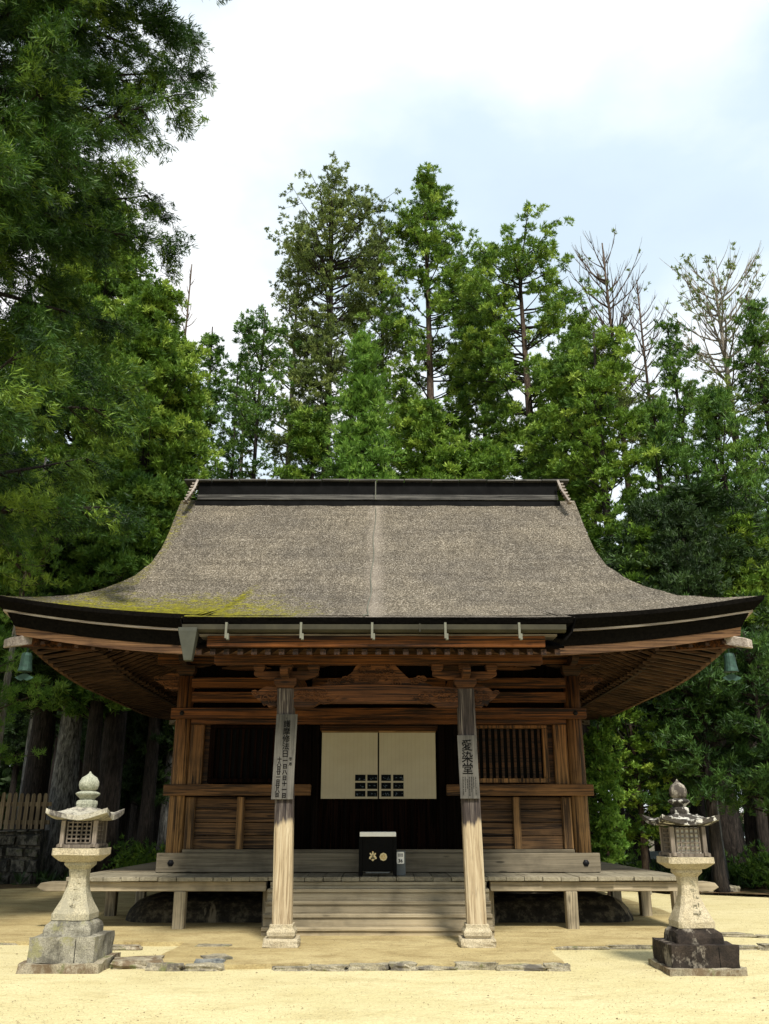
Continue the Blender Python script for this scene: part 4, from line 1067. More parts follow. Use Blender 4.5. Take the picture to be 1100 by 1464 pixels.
# bronze wind bells under the front corners
for sx, lab in ((-1, 'green bronze wind bell hanging under the front left corner of the eaves'), (1, 'green bronze wind bell hanging under the front right corner of the eaves')):
    bx, by = HC + sx * (EH - 0.52), YE + 0.52; zt = under(0.3, EH) - 0.16
    o = empty('wind_bell', (bx, by, zt - 0.5), lab, 'bell', 'wind bells under the eave corners')
    m = MB(); m.tube([(bx, by, zt + 0.03), (bx, by, zt - 0.06)], 0.012, 6); m.build('hook', M['verdigris'], o)
    m = MB(); z = zt - 0.05
    m.lathe([(0.03, z), (0.075, z - 0.01), (0.09, z - 0.06), (0.098, z - 0.20), (0.115, z - 0.30), (0.118, z - 0.32), (0.105, z - 0.32)], bx, by, 16)
    m.build('bell_body', M['verdigris'], o, smooth=False)
    m = MB(); m.tube([(bx, by, z - 0.3), (bx, by, z - 0.40)], 0.006, 5)
    pr = [(-0.16, 0.0), (-0.10, 0.03), (-0.04, 0.06), (0.04, 0.06), (0.10, 0.03), (0.16, 0.0), (0.12, -0.03), (0.05, -0.055), (0, -0.03), (-0.05, -0.055), (-0.12, -0.03)]
    m.prism([(bx + a, z - 0.42 + b) for a, b in pr], by - 0.006, by + 0.006); m.build('wind_vane', M['verdigris'], o)

# ================================================================== stone lanterns
def octo(cx, cy, hw, ch, z):
    c = hw - ch
    return [(cx + a, cy + b, z) for a, b in ((-c, -hw), (c, -hw), (hw, -c), (hw, c), (c, hw), (-c, hw), (-hw, c), (-hw, -c))]
def lantern(cx, cy, rows, label, mats, roof_hw, seed, split=False, rot=0.0):
    """rows: photo rows of the level lines"""
    o = empty('stone_lantern', (cx, cy, 0), label, 'stone lantern', 'pair of stone lanterns')
    hs = mats['hs']
    z = {k: Zp(v, cy - mats['off'].get(k, 0.2)) for k, v in rows.items()}
    m = MB().box(cx - hs, cx + hs, cy - hs, cy + hs, -0.04, z['slab']); 
    bmx = m.build('ground_slab', M[mats['slab']], o, wob=0.03, seed=seed, sub=7, freq=5)
    h1 = mats['h1']
    m = MB().box(cx - h1, cx - (-0.08) if False else cx + h1, cy - h1, cy + h1, z['slab'] - 0.01, z['b1'])
    b1 = m.build('lower_plinth', M[mats['b1']], o, wob=0.016, sub=8, freq=7, seed=seed)
    MB().box(cx + 0.16, cx + 0.168, cy - h1 - 0.002, cy - h1 + 0.01, z['slab'], z['b1'] - 0.02).build('joint', M['voidd'], b1)
    h2 = mats['h2']; zz = z['b1']; zt2 = z['b2']
    m = MB(); m.loft([octo(cx, cy, h2, 0.02, zz), octo(cx, cy, h2, 0.02, zt2 - 0.10), octo(cx, cy, h2 - 0.015, 0.02, zt2 - 0.05), octo(cx, cy, h2 - 0.07, 0.03, zt2)])
    m.build('upper_plinth', M[mats['b2']], o, wob=0.014, sub=3, freq=8, seed=seed + 3)
    s0, s1 = zt2, z['sh']; L = s1 - s0; a = mats['hb']
    m = MB(); m.loft([octo(cx, cy, a, a * 0.14, s0), octo(cx, cy, a, a * 0.14, s0 + L * 0.10), octo(cx, cy, a * 0.90, a * 0.16, s0 + L * 0.18), octo(cx, cy, a * 0.66, a * 0.16, s0 + L * 0.36),
                        octo(cx, cy, a * 0.50, a * 0.14, s0 + L * 0.55), octo(cx, cy, a * 0.46, a * 0.13, s0 + L * 0.72), octo(cx, cy, a * 0.50, a * 0.14, s0 + L * 0.86),
                        octo(cx, cy, a * 0.66, a * 0.15, s0 + L * 0.92), octo(cx, cy, a * 0.70, a * 0.15, s0 + L * 0.94), octo(cx, cy, a * 0.70, a * 0.15, s1)])
    sh = m.build('shaft', M[mats['sh']], o, wob=0.008, sub=2, freq=8, seed=seed)
    m = MB()      # worn carved characters down the front of the shaft
    r_ = random.Random(seed)
    for k in range(5):
        t = 0.22 + 0.13 * k; zc = s0 + L * t
        hwz = a * (0.86 if t < .25 else 0.70 if t < .38 else 0.54 if t < .55 else 0.475)
        for q in range(5):
            x = cx + 0.03 + r_.uniform(-.035, .035); z_ = zc + r_.uniform(-.03, .03); w1 = r_.uniform(.01, .03)
            m.box(x - w1, x + w1, cy - hwz - 0.006, cy - hwz + 0.05, z_ - 0.004, z_ + 0.004) if q % 2 else m.box(x - 0.004, x + 0.004, cy - hwz - 0.006, cy - hwz + 0.05, z_ - 0.02, z_ + 0.02)
    m.build('carved_inscription', M['granite_shaft'], sh)
    p0, p1 = z['sh'], z['pf']; hp = mats['hp']
    m = MB(); m.loft([octo(cx, cy, hp * 0.66, 0.03, p0), octo(cx, cy, hp * 0.72, 0.03, p0 + 0.01), octo(cx, cy, hp, 0.03, p0 + (p1 - p0) * 0.5), octo(cx, cy, hp * 1.0, 0.03, p1)])
    m.build('platform', M['granite'], o, wob=0.010, sub=3, freq=8, seed=seed)
    # fire box of wood with lattice
    f0, f1 = z['pf'], z['fb']; hf = mats['hf']
    fb = MB().box(cx - hf + 0.035, cx + hf - 0.035, cy - hf + 0.035, cy + hf - 0.035, f0, f1).build('fire_box', M[mats['paper']], o)
    m = MB(); m.box(cx - hf - 0.06, cx + hf + 0.06, cy - hf - 0.03, cy - hf + 0.03, f0 + 0.001, f0 + 0.045).box(cx - hf - 0.06, cx + hf + 0.06, cy + hf - 0.03, cy + hf + 0.03, f0 + 0.001, f0 + 0.045)
    m.box(cx - hf - 0.03, cx - hf + 0.03, cy - hf - 0.06, cy + hf + 0.06, f0 + 0.012, f0 + 0.056).box(cx + hf - 0.03, cx + hf + 0.03, cy - hf - 0.06, cy + hf + 0.06, f0 + 0.012, f0 + 0.056)
    m.build('base_rails', M['grid'], fb, bevel=0.004)
    m = MB()
    for sx in (-1, 1):
        for sy in (-1, 1): MB().box(cx + sx * hf - 0.026, cx + sx * hf + 0.026, cy + sy * hf - 0.026, cy + sy * hf + 0.026, f0 + 0.05, f1 + 0.01).build('corner_post', M['grid'], fb, bevel=0.004)
    m = MB(); n = 5; ln = hf - 0.055
    for k in range(n + 1):
        t = -ln + 2 * ln * k / n; b = 0.0085
        for s_ in (-1, 1):
            m.box(cx + t - b, cx + t + b, cy + s_ * (hf - 0.012) - 0.012, cy + s_ * (hf - 0.012) + 0.010, f0 + 0.06, f1)
            m.box(cx + s_ * (hf - 0.012) - 0.012, cx + s_ * (hf - 0.012) + 0.010, cy + t - b, cy + t + b, f0 + 0.06, f1)
    for k in range(n + 1):
        zk = f0 + 0.065 + (f1 - 0.015 - f0 - 0.065) * k / n
        for s_ in (-1, 1):
            m.box(cx - ln, cx + ln, cy + s_ * (hf - 0.012) - 0.016, cy + s_ * (hf - 0.012) + 0.006, zk - 0.009, zk + 0.009)
            m.box(cx + s_ * (hf - 0.012) - 0.016, cx + s_ * (hf - 0.012) + 0.006, cy - ln, cy + ln, zk - 0.009, zk + 0.009)
    m.build('lattice', M['grid'], fb)
    # roof with upturned corners
    g0, g1 = z['fb'], z['rt']; G = 24; hr = roof_hw
    def rz_(u, v, lower):
        r = max(abs(u), abs(v)); cr = (abs(u) * abs(v)) ** 1.6
        if lower: return g0 + 0.005 + 0.085 * cr + 0.012 * r
        dome = (g1 - g0 - 0.08) * (1 - r ** 1.4) ** 1.45 if r < 1 else 0
        return g0 + 0.075 + dome + 0.085 * cr * (r ** 2)
    m = MB(); c_, s_ = math.cos(rot), math.sin(rot)
    for lower in (0, 1):
        k0 = len(m.v)
        for i in range(G + 1):
            for j in range(G + 1):
                u, v = -1 + 2 * i / G, -1 + 2 * j / G
                q = 1 - 0.06 * (1 - abs(u * v)) * (max(abs(u), abs(v)) ** 6)
                x, y = u * hr * q, v * hr * q
                m.v.append((cx + x * c_ - y * s_, cy + x * s_ + y * c_, rz_(u, v, lower)))
        for i in range(G):
            for j in range(G):
                a_ = k0 + i * (G + 1) + j; f_ = (a_, a_ + G + 1, a_ + G + 2, a_ + 1); m.f.append(f_ if not lower else f_[::-1])
    n1 = (G + 1) ** 2
    for i in range(G):
        for (a_, b_) in (((i, 0), (i + 1, 0)), ((i, G), (i + 1, G)), ((0, i), (0, i + 1)), ((G, i), (G, i + 1))):
            p_ = a_[0] * (G + 1) + a_[1]; q_ = b_[0] * (G + 1) + b_[1]; m.f.append((p_, q_, q_ + n1, p_ + n1))
    m.build('roof', M[mats['roof']], o, wob=0.02, seed=seed + 1)
    t0, t1 = g1 - 0.02, z['top']; T = t1 - t0; m = MB(); w_ = mats['fw']
    m.lathe([(w_ * 0.85, t0 - 0.03), (w_ * 0.95, t0 + T * 0.06), (w_ * 0.92, t0 + T * 0.14), (w_ * 0.62, t0 + T * 0.19), (w_ * 0.75, t0 + T * 0.24), (w_ * 1.05, t0 + T * 0.32), (w_ * 1.1, t0 + T * 0.36), (w_ * 0.9, t0 + T * 0.40), (w_ * 0.62, t0 + T * 0.43)], cx, cy, 40, 8, 0.05)
    m.build('finial_base', M[mats['fin']], o, wob=0.012)
    m = MB(); m.lathe([(w_ * 0.55, t0 + T * 0.42), (w_ * 0.8, t0 + T * 0.49), (w_ * 0.90, t0 + T * 0.60), (w_ * 0.87, t0 + T * 0.70), (w_ * 0.66, t0 + T * 0.82), (w_ * 0.32, t0 + T * 0.89), (w_ * 0.14, t0 + T * 0.94), (0.006, t0 + T)], cx, cy, 32, 8, 0.015)
    m.build('jewel_finial', M[mats['fin2']], o, smooth=True)
    return o
LX, LY = -3.86, 12.30
lantern(LX, LY, dict(slab=1378, b1=1340, b2=1316, sh=1232, pf=1213, fb=1174, rt=1150, top=1103),
        'pale stone lantern on grey granite plinths, standing left of the steps', dict(hs=0.49, h1=0.40, h2=0.29, hb=0.235, hp=0.30, hf=0.205, fw=0.145,
        slab='slab', b1='granite_grey', b2='granite_grey', sh='granite_shaft', roof='roofstoneL', fin='lichen', fin2='lichen', paper='voidd', off=dict(slab=0.49, b1=0.40, b2=0.25, sh=0.2, pf=0.3, fb=0.3, rt=0, top=0)), 0.395, 1)
lantern(3.86, 12.08, dict(slab=1386, b1=1352, b2=1328, sh=1243, pf=1226, fb=1183, rt=1160, top=1114),
        'stone lantern with a blackened roof and blackened plinths, standing right of the steps', dict(hs=0.46, h1=0.40, h2=0.285, hb=0.225, hp=0.285, hf=0.20, fw=0.125,
        slab='slab', b1='blackstone', b2='blackstone', sh='granite', roof='roofstoneR', fin='roofstoneR', fin2='finialR', paper='paper', off=dict(slab=0.46, b1=0.40, b2=0.25, sh=0.2, pf=0.28, fb=0.28, rt=0, top=0)), 0.37, 2, rot=0.06)

# ================================================================== trees
def needles(C, D, size, n, w, spread, rng, droop=0.0, jit=0.12):
    """burst of n flat diamond needles at every centre C pointing round direction D"""
    m = len(C)
    d = D[:, None, :] + rng.normal(0, spread, (m, n, 3)); d[:, :, 2] -= droop
    d /= np.linalg.norm(d, axis=2, keepdims=True) + 1e-9
    sz = np.asarray(size).reshape(-1, 1, 1) if np.ndim(size) else size
    L = sz * rng.uniform(0.55, 1.1, (m, n, 1))
    b = C[:, None, :] + rng.normal(0, 1, (m, n, 3)) * sz * jit
    s = np.cross(d, rng.normal(0, 1, (m, n, 3))); s /= np.linalg.norm(s, axis=2, keepdims=True) + 1e-9
    s *= w / 2 * rng.uniform(0.7, 1.3, (m, n, 1))
    mid = b + d * L * 0.45
    V = np.stack([b, mid + s, b + d * L, mid - s], 2).reshape(-1, 3)
    tint = np.repeat(np.clip(rng.normal(0.45, 0.20, m), 0, 1), n) + rng.normal(0, 0.10, m * n)
    return V, np.clip(tint, 0, 1)
def quads_obj(name, V, tint, mat, parent, off):
    me = bpy.data.meshes.new(name); nq = len(V) // 4
    me.vertices.add(len(V)); me.vertices.foreach_set('co', (V - np.array(off)).astype(np.float32).ravel())
    me.loops.add(nq * 4); me.loops.foreach_set('vertex_index', np.arange(nq * 4, dtype=np.int32))
    me.polygons.add(nq); me.polygons.foreach_set('loop_start', np.arange(0, nq * 4, 4, dtype=np.int32))
    me.update(calc_edges=True)
    at = me.attributes.new('tint', 'FLOAT', 'FACE'); at.data.foreach_set('value', tint.astype(np.float32))
    me.materials.append(mat)
    o = bpy.data.objects.new(name, me); COL.objects.link(o)
    if parent is not None: o.parent = parent
    return o
SHAPES = {
    'dome': lambda t: 0.62 + 0.5 * t if t < 0.72 else 0.98 * math.sqrt(max(0.02, 1 - ((t - 0.72) / 0.30) ** 2)),
    'ovoid': lambda t: max(0.12, math.sin(PI * min(1, (t * 0.80 + 0.20))) ** 0.6),
    'cone': lambda t: 0.08 + 0.92 * (1 - t) ** 0.85,
    'column': lambda t: 0.35 + 0.65 * math.sin(PI * min(1, t * 0.78 + 0.22)),
    'round': lambda t: max(0.15, math.sqrt(max(0, 1 - (max(0, t - 0.3) / 0.74) ** 3))) if t > 0.3 else 0.72 + 0.8 * t * 0.5,
}
def branch_path(rng, p, az, L, rise, curl, n=6):
    pts = [np.array(p, float)]; d = np.array([math.cos(az) * math.cos(rise), math.sin(az) * math.cos(rise), math.sin(rise)])
    for k in range(n):
        d = d + np.array([rng.normal(0, .07), rng.normal(0, .07), curl / n + rng.normal(0, .05)]); d /= np.linalg.norm(d)
        pts.append(pts[-1] + d * L / n)
    return pts
def tree(label, x, y, h, base, rad, shape='ovoid', leaf='leaf_pine', bark_='bark_dark', seed=0, tr=0.3, nb=4, dz=0.75, tufts=11, tsize=0.42, tn=16, tw=0.055,
         rise=0.25, curl=0.5, gap=0.12, flat=0.55, spread=0.75, dead=0.0, lean=0.0, cl=1, cat='tree', name='conifer_tree', group=None, up=0.75, pad=0.5, droop=0.0, twig=True, inner=0.25):
    rng = np.random.default_rng(seed + 100); z0 = 0.05
    root = empty(name, (x, y, 0), label, cat, group)
    tm = MB(); n = 9; tp = []
    for k in range(n + 1):
        t = k / n; tp.append((x + lean * h * t + 0.12 * math.sin(t * 5 + seed) * t, y + 0.1 * math.sin(t * 4 + seed), z0 - 0.3 + (h * 0.985 + 0.3) * t))
    def at(z):
        t = max(0, min(1, (z - z0) / h)) * n; k = min(n - 1, int(t)); f = t - k
        return np.array([tp[k][i] * (1 - f) + tp[k + 1][i] * f for i in range(3)])
    tm.tube(tp, [tr * (1.35 if k == 0 else 1.0) * (1 - 0.93 * (k / n) ** 0.95) + 0.015 for k in range(n + 1)], 10)
    br = MB(); C, D, K = [], [], []
    z = base
    while z < h * 0.99:
        t = (z - base) / max(0.1, (h - base)); Rz = rad * SHAPES[shape](t)
        for k in range(nb):
            if rng.random() < gap: continue
            az = rng.uniform(0, 2 * PI); L = Rz * rng.uniform(0.62, 1.12)
            rs = rise + 0.55 * t + rng.normal(0, 0.10)
            zz = z + rng.uniform(-dz / 2, dz / 2) - L * math.sin(rs) * 0.45
            zz = min(max(zz, 1.0), h * 0.97)
            pts = branch_path(rng, at(zz), az, L, rs, curl)
            r0 = 0.018 + 0.016 * L * 0.6
            br.tube(pts, [r0 * (1 - 0.85 * i / 6) for i in range(7)], 4)
            isdead = dead > 0 and t > dead
            if isdead:
                for q in range(6):
                    i0 = rng.integers(1, 6); p2 = branch_path(rng, pts[i0], az + rng.choice([-1, 1]) * rng.uniform(0.4, 0.9), L * rng.uniform(0.25, 0.5), rs + 0.3, 0.8, 4)
                    br.tube(p2, [r0 * 0.45 * (1 - 0.8 * i / 4) for i in range(5)], 3)
                if rng.random() < (0.75 if bark_ == 'bark_pale' else 0.2):
                    for q in range(9 if bark_ == 'bark_pale' else 2): C.append(pts[rng.integers(3, 7)] + rng.normal(0, .12, 3)); D.append([math.cos(az) * .4, math.sin(az) * .4, 0.8]); K.append(0.5)
                continue
            nt_ = max(3, int(tufts * (0.45 + 0.55 * L / rad)))
            for q in range(nt_):
                u = rng.uniform(inner, 1.0) ** 0.75
                i0 = min(5, int(u * 6)); f = u * 6 - i0; p = pts[i0] * (1 - f) + pts[min(6, i0 + 1)] * f
                off = rng.normal(0, 1, 3) * np.array([pad, pad, pad * flat]) * (0.35 + 0.5 * L / rad)
                p2 = p + off
                tk = float(np.clip(rng.normal(0.45, 0.25), 0, 1))
                for _c in range(cl):
                    o2 = rng.normal(0, 1, 3); o2 *= tsize * (0.0 if _c == 0 else 0.95) / np.linalg.norm(o2); o2[2] = abs(o2[2]) * 0.8
                    C.append(p2 + o2); D.append([math.cos(az) * 0.2 + o2[0] * 4, math.sin(az) * 0.2 + o2[1] * 4, up + o2[2]]); K.append(tk)
                if twig and q % 3 == 0: br.tube([p, (p + p2) / 2 + np.array([0, 0, -0.03]), p2], [0.014, 0.010, 0.006], 3)
        z += dz * rng.uniform(0.75, 1.25)
    tm.build('trunk', M[bark_], root, smooth=True)
    if br.v: br.build('branches', M['bark_pale' if dead and bark_ == 'bark_pale' else 'bark_brown' if dead else ('bark_dark' if bark_ != 'bark_pale' else 'bark_brown')], root)
    C, D = np.array(C), np.array(D); D /= np.linalg.norm(D, axis=1, keepdims=True)
    V, tint = needles(C, D, tsize * rng.uniform(0.75, 1.25, len(C)), tn, tw, spread, rng, droop)
    tint = np.clip(np.repeat(np.array(K), tn) + rng.normal(0, 0.10, len(tint)), 0, 1)
    quads_obj('crown', V, tint, M[leaf], root, (x, y, 0))
    return root
def TT(px, Y, top, base, halfw, label, **kw):
    x = Xp(px, (top + base) / 2, Y); h = Zp(top, Y); b = Zp(base, Y)
    sc = math.hypot(Y, h * 0.7) / FPX
    kw.setdefault('tn', 18)
    return tree(label, x, Y, h, max(0.8, b), halfw * sc * 1.0, **kw)
EXTRA = 1
POM = dict(tsize=0.22, tn=20, tw=0.046, spread=0.75, up=0.45, pad=0.42, cl=6, flat=0.6)
AIR = dict(tsize=0.20, tn=17, tw=0.046, spread=0.75, up=0.45, pad=0.42, cl=4)
FIR = dict(tsize=0.22, tn=16, tw=0.040, spread=0.5, up=0.9, pad=0.40, cl=4)
# --- behind the hall, left to right
TT(352, 42, 478, 700, 36, 'thin pale-trunked conifer showing bare stem just right of the roof ridge left end', shape='column', bark_='bark_pale', tr=0.22, seed=1, nb=3, dz=1.0, tufts=6, gap=0.25, leaf='leaf_fir', **AIR)
TT(372, 36, 436, 665, 70, 'dark straight-trunked conifer at the left end of the ridge', shape='round', tr=0.2, seed=2, nb=4, dz=0.8, tufts=10, leaf='leaf_fir', gap=0.2, **AIR)
TT(418, 43, 352, 700, 84, 'pale-trunked conifer behind the left flank of the tall olive tree', shape='column', bark_='bark_pale', tr=0.32, seed=3, leaf='leaf_olive', nb=4, tufts=8, gap=0.2, **AIR)
TT(470, 41, 275, 640, 118, 'tall broad olive-green conifer with an airy crown behind the ridge left half', shape='dome', tr=0.42, seed=4, leaf='leaf_olive', nb=8, dz=0.60, tufts=12, rise=0.10, curl=0.5, gap=0.12, **AIR)
TT(612, 39, 248, 720, 92, 'tallest tree, a narrow umbrella pine behind the middle of the ridge', shape='column', tr=0.42, bark_='bark_brown', seed=5, nb=7, dz=0.75, tufts=9, rise=0.0, gap=0.16, **POM)
TT(754, 36, 332, 730, 116, 'round-topped umbrella pine with dark layered lower limbs behind the ridge right half', shape='dome', tr=0.42, bark_='bark_brown', seed=6, nb=7, dz=0.75, tufts=10, gap=0.15, rise=-0.05, **POM)
TT(668, 44, 345, 720, 34, 'slim conifer with a pale stem between the tallest and the round-topped tree', shape='column', bark_='bark_pale', tr=0.25, seed=7, nb=3, dz=0.9, tufts=7, gap=0.25, **AIR)
TT(545, 43, 300, 700, 46, 'narrow olive conifer filling the gap left of the tallest tree', shape='column', leaf='leaf_olive', tr=0.25, seed=30, nb=5, dz=0.7, tufts=8, gap=0.15, **AIR)
TT(690, 41, 372, 720, 48, 'umbrella pine filling the gap right of the tallest tree', shape='column', tr=0.25, seed=31, nb=5, dz=0.75, tufts=8, gap=0.18, **POM)
TT(338, 40, 500, 740, 34, 'small dark conifer at the far left end of the ridge', shape='column', leaf='leaf_fir', tr=0.18, seed=32, nb=4, dz=0.8, tufts=7, gap=0.2, **AIR)
TT(838, 38, 440, 720, 44, 'umbrella pine standing in front of the dead-topped conifer, beside the round-topped pine', shape='ovoid', tr=0.22, seed=33, nb=5, dz=0.75, tufts=8, gap=0.2, **POM)
TT(518, 30, 468, 790, 92, 'bright green cone-shaped fir in front of the olive tree', shape='cone', leaf='leaf_bright', tr=0.2, seed=8, nb=7, dz=0.45, tufts=10, gap=0.05, rise=0.6, curl=0.5, **FIR)
TT(600, 31, 580, 790, 66, 'low umbrella pine peeping over the ridge middle', shape='round', tr=0.2, seed=9, nb=6, dz=0.6, tufts=10, gap=0.1, **POM)
TT(690, 31, 635, 800, 60, 'low bright umbrella pine peeping over the ridge right of the middle', shape='round', tr=0.2, seed=10, nb=6, dz=0.6, tufts=10, gap=0.1, **POM)
TT(445, 33, 590, 800, 55, 'low umbrella pine peeping over the ridge left of the bright fir', shape='round', tr=0.2, seed=11, nb=5, dz=0.65, tufts=9, gap=0.15, **POM)
TT(878, 37, 338, 640, 105, 'dead-topped conifer with bare forked branches right of the round-topped pine', shape='round', dead=0.22, bark_='bark_brown', tr=0.26, seed=12, nb=5, dz=0.75, rise=0.12, curl=1.1, leaf='leaf_olive', gap=0.1, **AIR)
TT(925, 39, 392, 640, 62, 'smaller bare-topped conifer beside the dead-topped one', shape='round', dead=0.2, bark_='bark_brown', tr=0.2, seed=13, nb=4, dz=0.8, rise=0.1, curl=1.1, leaf='leaf_olive', **AIR)
TT(865, 31, 468, 880, 82, 'full umbrella pine rising behind the right slope of the roof', shape='dome', tr=0.32, seed=14, nb=6, dz=0.74, tufts=9, gap=0.25, **POM)
TT(808, 33, 500, 780, 62, 'umbrella pine tucked behind the right end of the ridge', shape='round', tr=0.25, seed=15, nb=5, dz=0.7, tufts=9, gap=0.2, **POM)
TT(1035, 36, 378, 640, 115, 'gaunt pale-trunked pine with upswept bare limbs at the right', shape='round', dead=0.2, bark_='bark_pale', tr=0.34, seed=16, nb=6, dz=0.75, rise=-0.05, curl=1.1, leaf='leaf_olive', gap=0.05, **AIR)
TT(975, 35, 452, 800, 46, 'narrow dark fir left of the gaunt pale pine', shape='column', leaf='leaf_fir', tr=0.22, seed=17, nb=5, dz=0.65, tufts=7, gap=0.15, **FIR)
TT(1100, 34, 412, 800, 48, 'narrow dark fir on the right edge behind the gaunt pale pine', shape='column', leaf='leaf_fir', tr=0.25, seed=18, nb=5, dz=0.65, tufts=8, gap=0.12, **FIR)
TT(1045, 29, 555, 900, 98, 'broad dense green fir filling the right edge above the eave', shape='ovoid', leaf='leaf_fir', tr=0.3, seed=19, nb=7, dz=0.6, tufts=10, gap=0.2, rise=0.5, **FIR)
TT(950, 32, 560, 880, 68, 'dense fir directly left of the broad fir at the right', shape='ovoid', leaf='leaf_fir', tr=0.28, seed=20, nb=6, dz=0.66, tufts=8, gap=0.22, rise=0.45, **FIR)
TT(935, 27, 740, 960, 70, 'umbrella pine just above the right roof corner', shape='round', tr=0.25, seed=21, nb=6, dz=0.6, tufts=11, gap=0.15, **POM)
TT(1050, 27, 760, 980, 80, 'umbrella pine behind the right tip of the roof', shape='round', tr=0.25, seed=29, nb=6, dz=0.6, tufts=11, gap=0.15, **POM)
# --- left group
TT(265, 36, 368, 520, 30, 'slender bare-topped stem between the left trees and the sky', shape='round', dead=0.1, bark_='bark_brown', tr=0.16, seed=22, nb=3, dz=0.9, rise=0.4, curl=1.1, **AIR)
TT(292, 38, 458, 760, 32, 'thin sparse conifer just left of the roof ridge', shape='column', tr=0.2, seed=23, nb=4, dz=0.7, tufts=7, gap=0.25, leaf='leaf_fir', **AIR)
TT(205, 27, 400, 860, 100, 'large bright umbrella pine left of the roof', shape='ovoid', tr=0.4, seed=24, nb=8, dz=0.55, tufts=13, gap=0.08, **POM)
TT(120, 29, 270, 860, 125, 'tall dense umbrella pine behind the near left cedar', shape='ovoid', tr=0.42, seed=25, nb=9, dz=0.55, tufts=14, gap=0.08, **POM)
TT(245, 30, 560, 900, 55, 'small umbrella pine close to the left roof slope', shape='round', tr=0.25, seed=26, nb=6, dz=0.6, tufts=11, gap=0.1, **POM)
TT(-40, 25, 600, 950, 105, 'umbrella pine low on the left edge', shape='round', tr=0.3, seed=27, nb=8, dz=0.55, tufts=13, gap=0.1, leaf='leaf_pine', **POM)
TT(160, 26, 690, 1000, 95, 'dark umbrella pine just above the left roof corner', shape='round', tr=0.3, seed=28, nb=8, dz=0.55, tufts=13, gap=0.08, leaf='leaf_fir', **POM)

# near cedar on the left: long arching limbs with hanging sprays
def near_cedar():
    rng = np.random.default_rng(7); x, y, h = -9.6, 14.5, 30
    root = empty('cedar_tree', (x, y, 0), 'huge near cedar whose dark sprays overhang the upper left of the view', 'tree')
    tm = MB(); tm.tube([(x + 0.05 * math.sin(k), y, -0.3 + h * k / 12) for k in range(13)], [0.75 * (1 - 0.06 * k) * (1.3 if k == 0 else 1) for k in range(13)], 14)
    tm.build('trunk', M['bark_brown'], root, smooth=True)
    br = MB(); C, D, SZ, K = [], [], [], []
    z = 6.6
    while z < 24:
        for k in range(6 if z > 11.5 else 4):
            az = rng.uniform(-1.7, 1.5) if k < (5 if z > 11.5 else 3) else rng.uniform(1.5, 4.5)
            Rz = 4.6 if z < 13 else 5.2 if z < 17 else 6.0
            L = Rz * rng.uniform(0.55, 1.08)
            pts = branch_path(rng, (x, y, z + rng.uniform(-.3, .3)), az, L, 0.15 + rng.normal(0, .12), 0.15, 10)
            br.tube(pts, [0.09 * (1 - 0.085 * i) for i in range(11)], 5)
            for i in range(3, 11):
                for q in range(2 if i < 10 else 4):
                    saz = az + rng.choice([-1, 1]) * rng.uniform(0.2, 1.1); sL = rng.uniform(0.5, 1.35) * (1.1 - 0.04 * i)
                    sp = branch_path(rng, pts[i], saz, sL, rng.uniform(-0.5, 0.25), -0.3, 5)
                    br.tube(sp, [0.020 - 0.003 * j for j in range(6)], 3)
                    tk = float(np.clip(rng.normal(0.45, 0.22), 0, 1))
                    for j in range(2, 6):
                        dd = sp[j] - sp[j - 1]; dd = dd / np.linalg.norm(dd)
                        for w_ in range(8):
                            C.append(sp[j] + rng.normal(0, .11, 3)); D.append(dd * 0.8 + rng.normal(0, .5, 3) + np.array([0, 0, 0.15])); SZ.append(rng.uniform(0.12, 0.22)); K.append(tk)
        z += rng.uniform(0.5, 0.8)
    br.build('branches', M['bark_dark'], root)
    C, D = np.array(C), np.array(D); D /= np.linalg.norm(D, axis=1, keepdims=True)
    V, tint = needles(C, D, np.array(SZ), 12, 0.019, 0.42, rng, 0.05, 0.2)
    tint = np.clip(np.repeat(np.array(K), 12) + rng.normal(0, 0.12, len(tint)), 0, 1)
    quads_obj('crown', V, tint, M['leaf_cedar'], root, (x, y, 0))
near_cedar()
# low bough of a young pine at the left edge
tree('young pine with pale bare twigs and a bright green bough at the left edge', -9.7, 20.5, 5.6, 3.1, 2.7, shape='round', leaf='leaf_bright', bark_='bark_pale', seed=40, tr=0.09, nb=6, dz=0.35, tufts=20, tsize=0.16, tn=20, tw=0.016, cl=4, rise=0.15, curl=0.1, gap=0.1, pad=0.34, flat=0.5, name='young_pine')
tree('slim pale-stemmed pine rising beside the left roof corner', Xp(32, 850, 23), 23, 11.5, 7.2, 1.6, shape='column', leaf='leaf_pine', bark_='bark_pale', seed=41, tr=0.13, nb=4, dz=0.6, tufts=9, tsize=0.18, tn=20, tw=0.022, cl=4, gap=0.2, name='young_pine')

# --- tall dark stems of the wood, left and right (shared crown + trunk, copied)
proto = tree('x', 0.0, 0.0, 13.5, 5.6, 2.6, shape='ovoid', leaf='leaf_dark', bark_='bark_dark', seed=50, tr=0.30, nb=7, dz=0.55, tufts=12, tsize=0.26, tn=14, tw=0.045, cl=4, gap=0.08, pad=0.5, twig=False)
def copy_tree(src, label, x, y, s, rz, group=None, bark_=None, wide=1.0, name='forest_tree'):
    r = src.copy(); COL.objects.link(r); r.name = name; r.location = (x, y, 0); r.scale = (s * wide, s * wide, s); r.rotation_euler = (0, 0, rz)
    r['label'] = label
    if group: r['group'] = group
    elif 'group' in r: del r['group']
    for ch in src.children:
        c = ch.copy(); COL.objects.link(c); c.parent = r
        if bark_ and ch.name.startswith('trunk'):
            c.data = ch.data.copy(); c.data.materials[0] = M[bark_]
    return r
rt = random.Random(4)
GL, GR = 'dim tree stems in the wood left of the hall', 'dim tree stems in the wood right of the hall'
proto.name = 'forest_tree'; proto.location = (Xp(150, 1150, 34), 34, 0)
LABL = 'dark slender tree stem standing in the dim wood left of the hall'
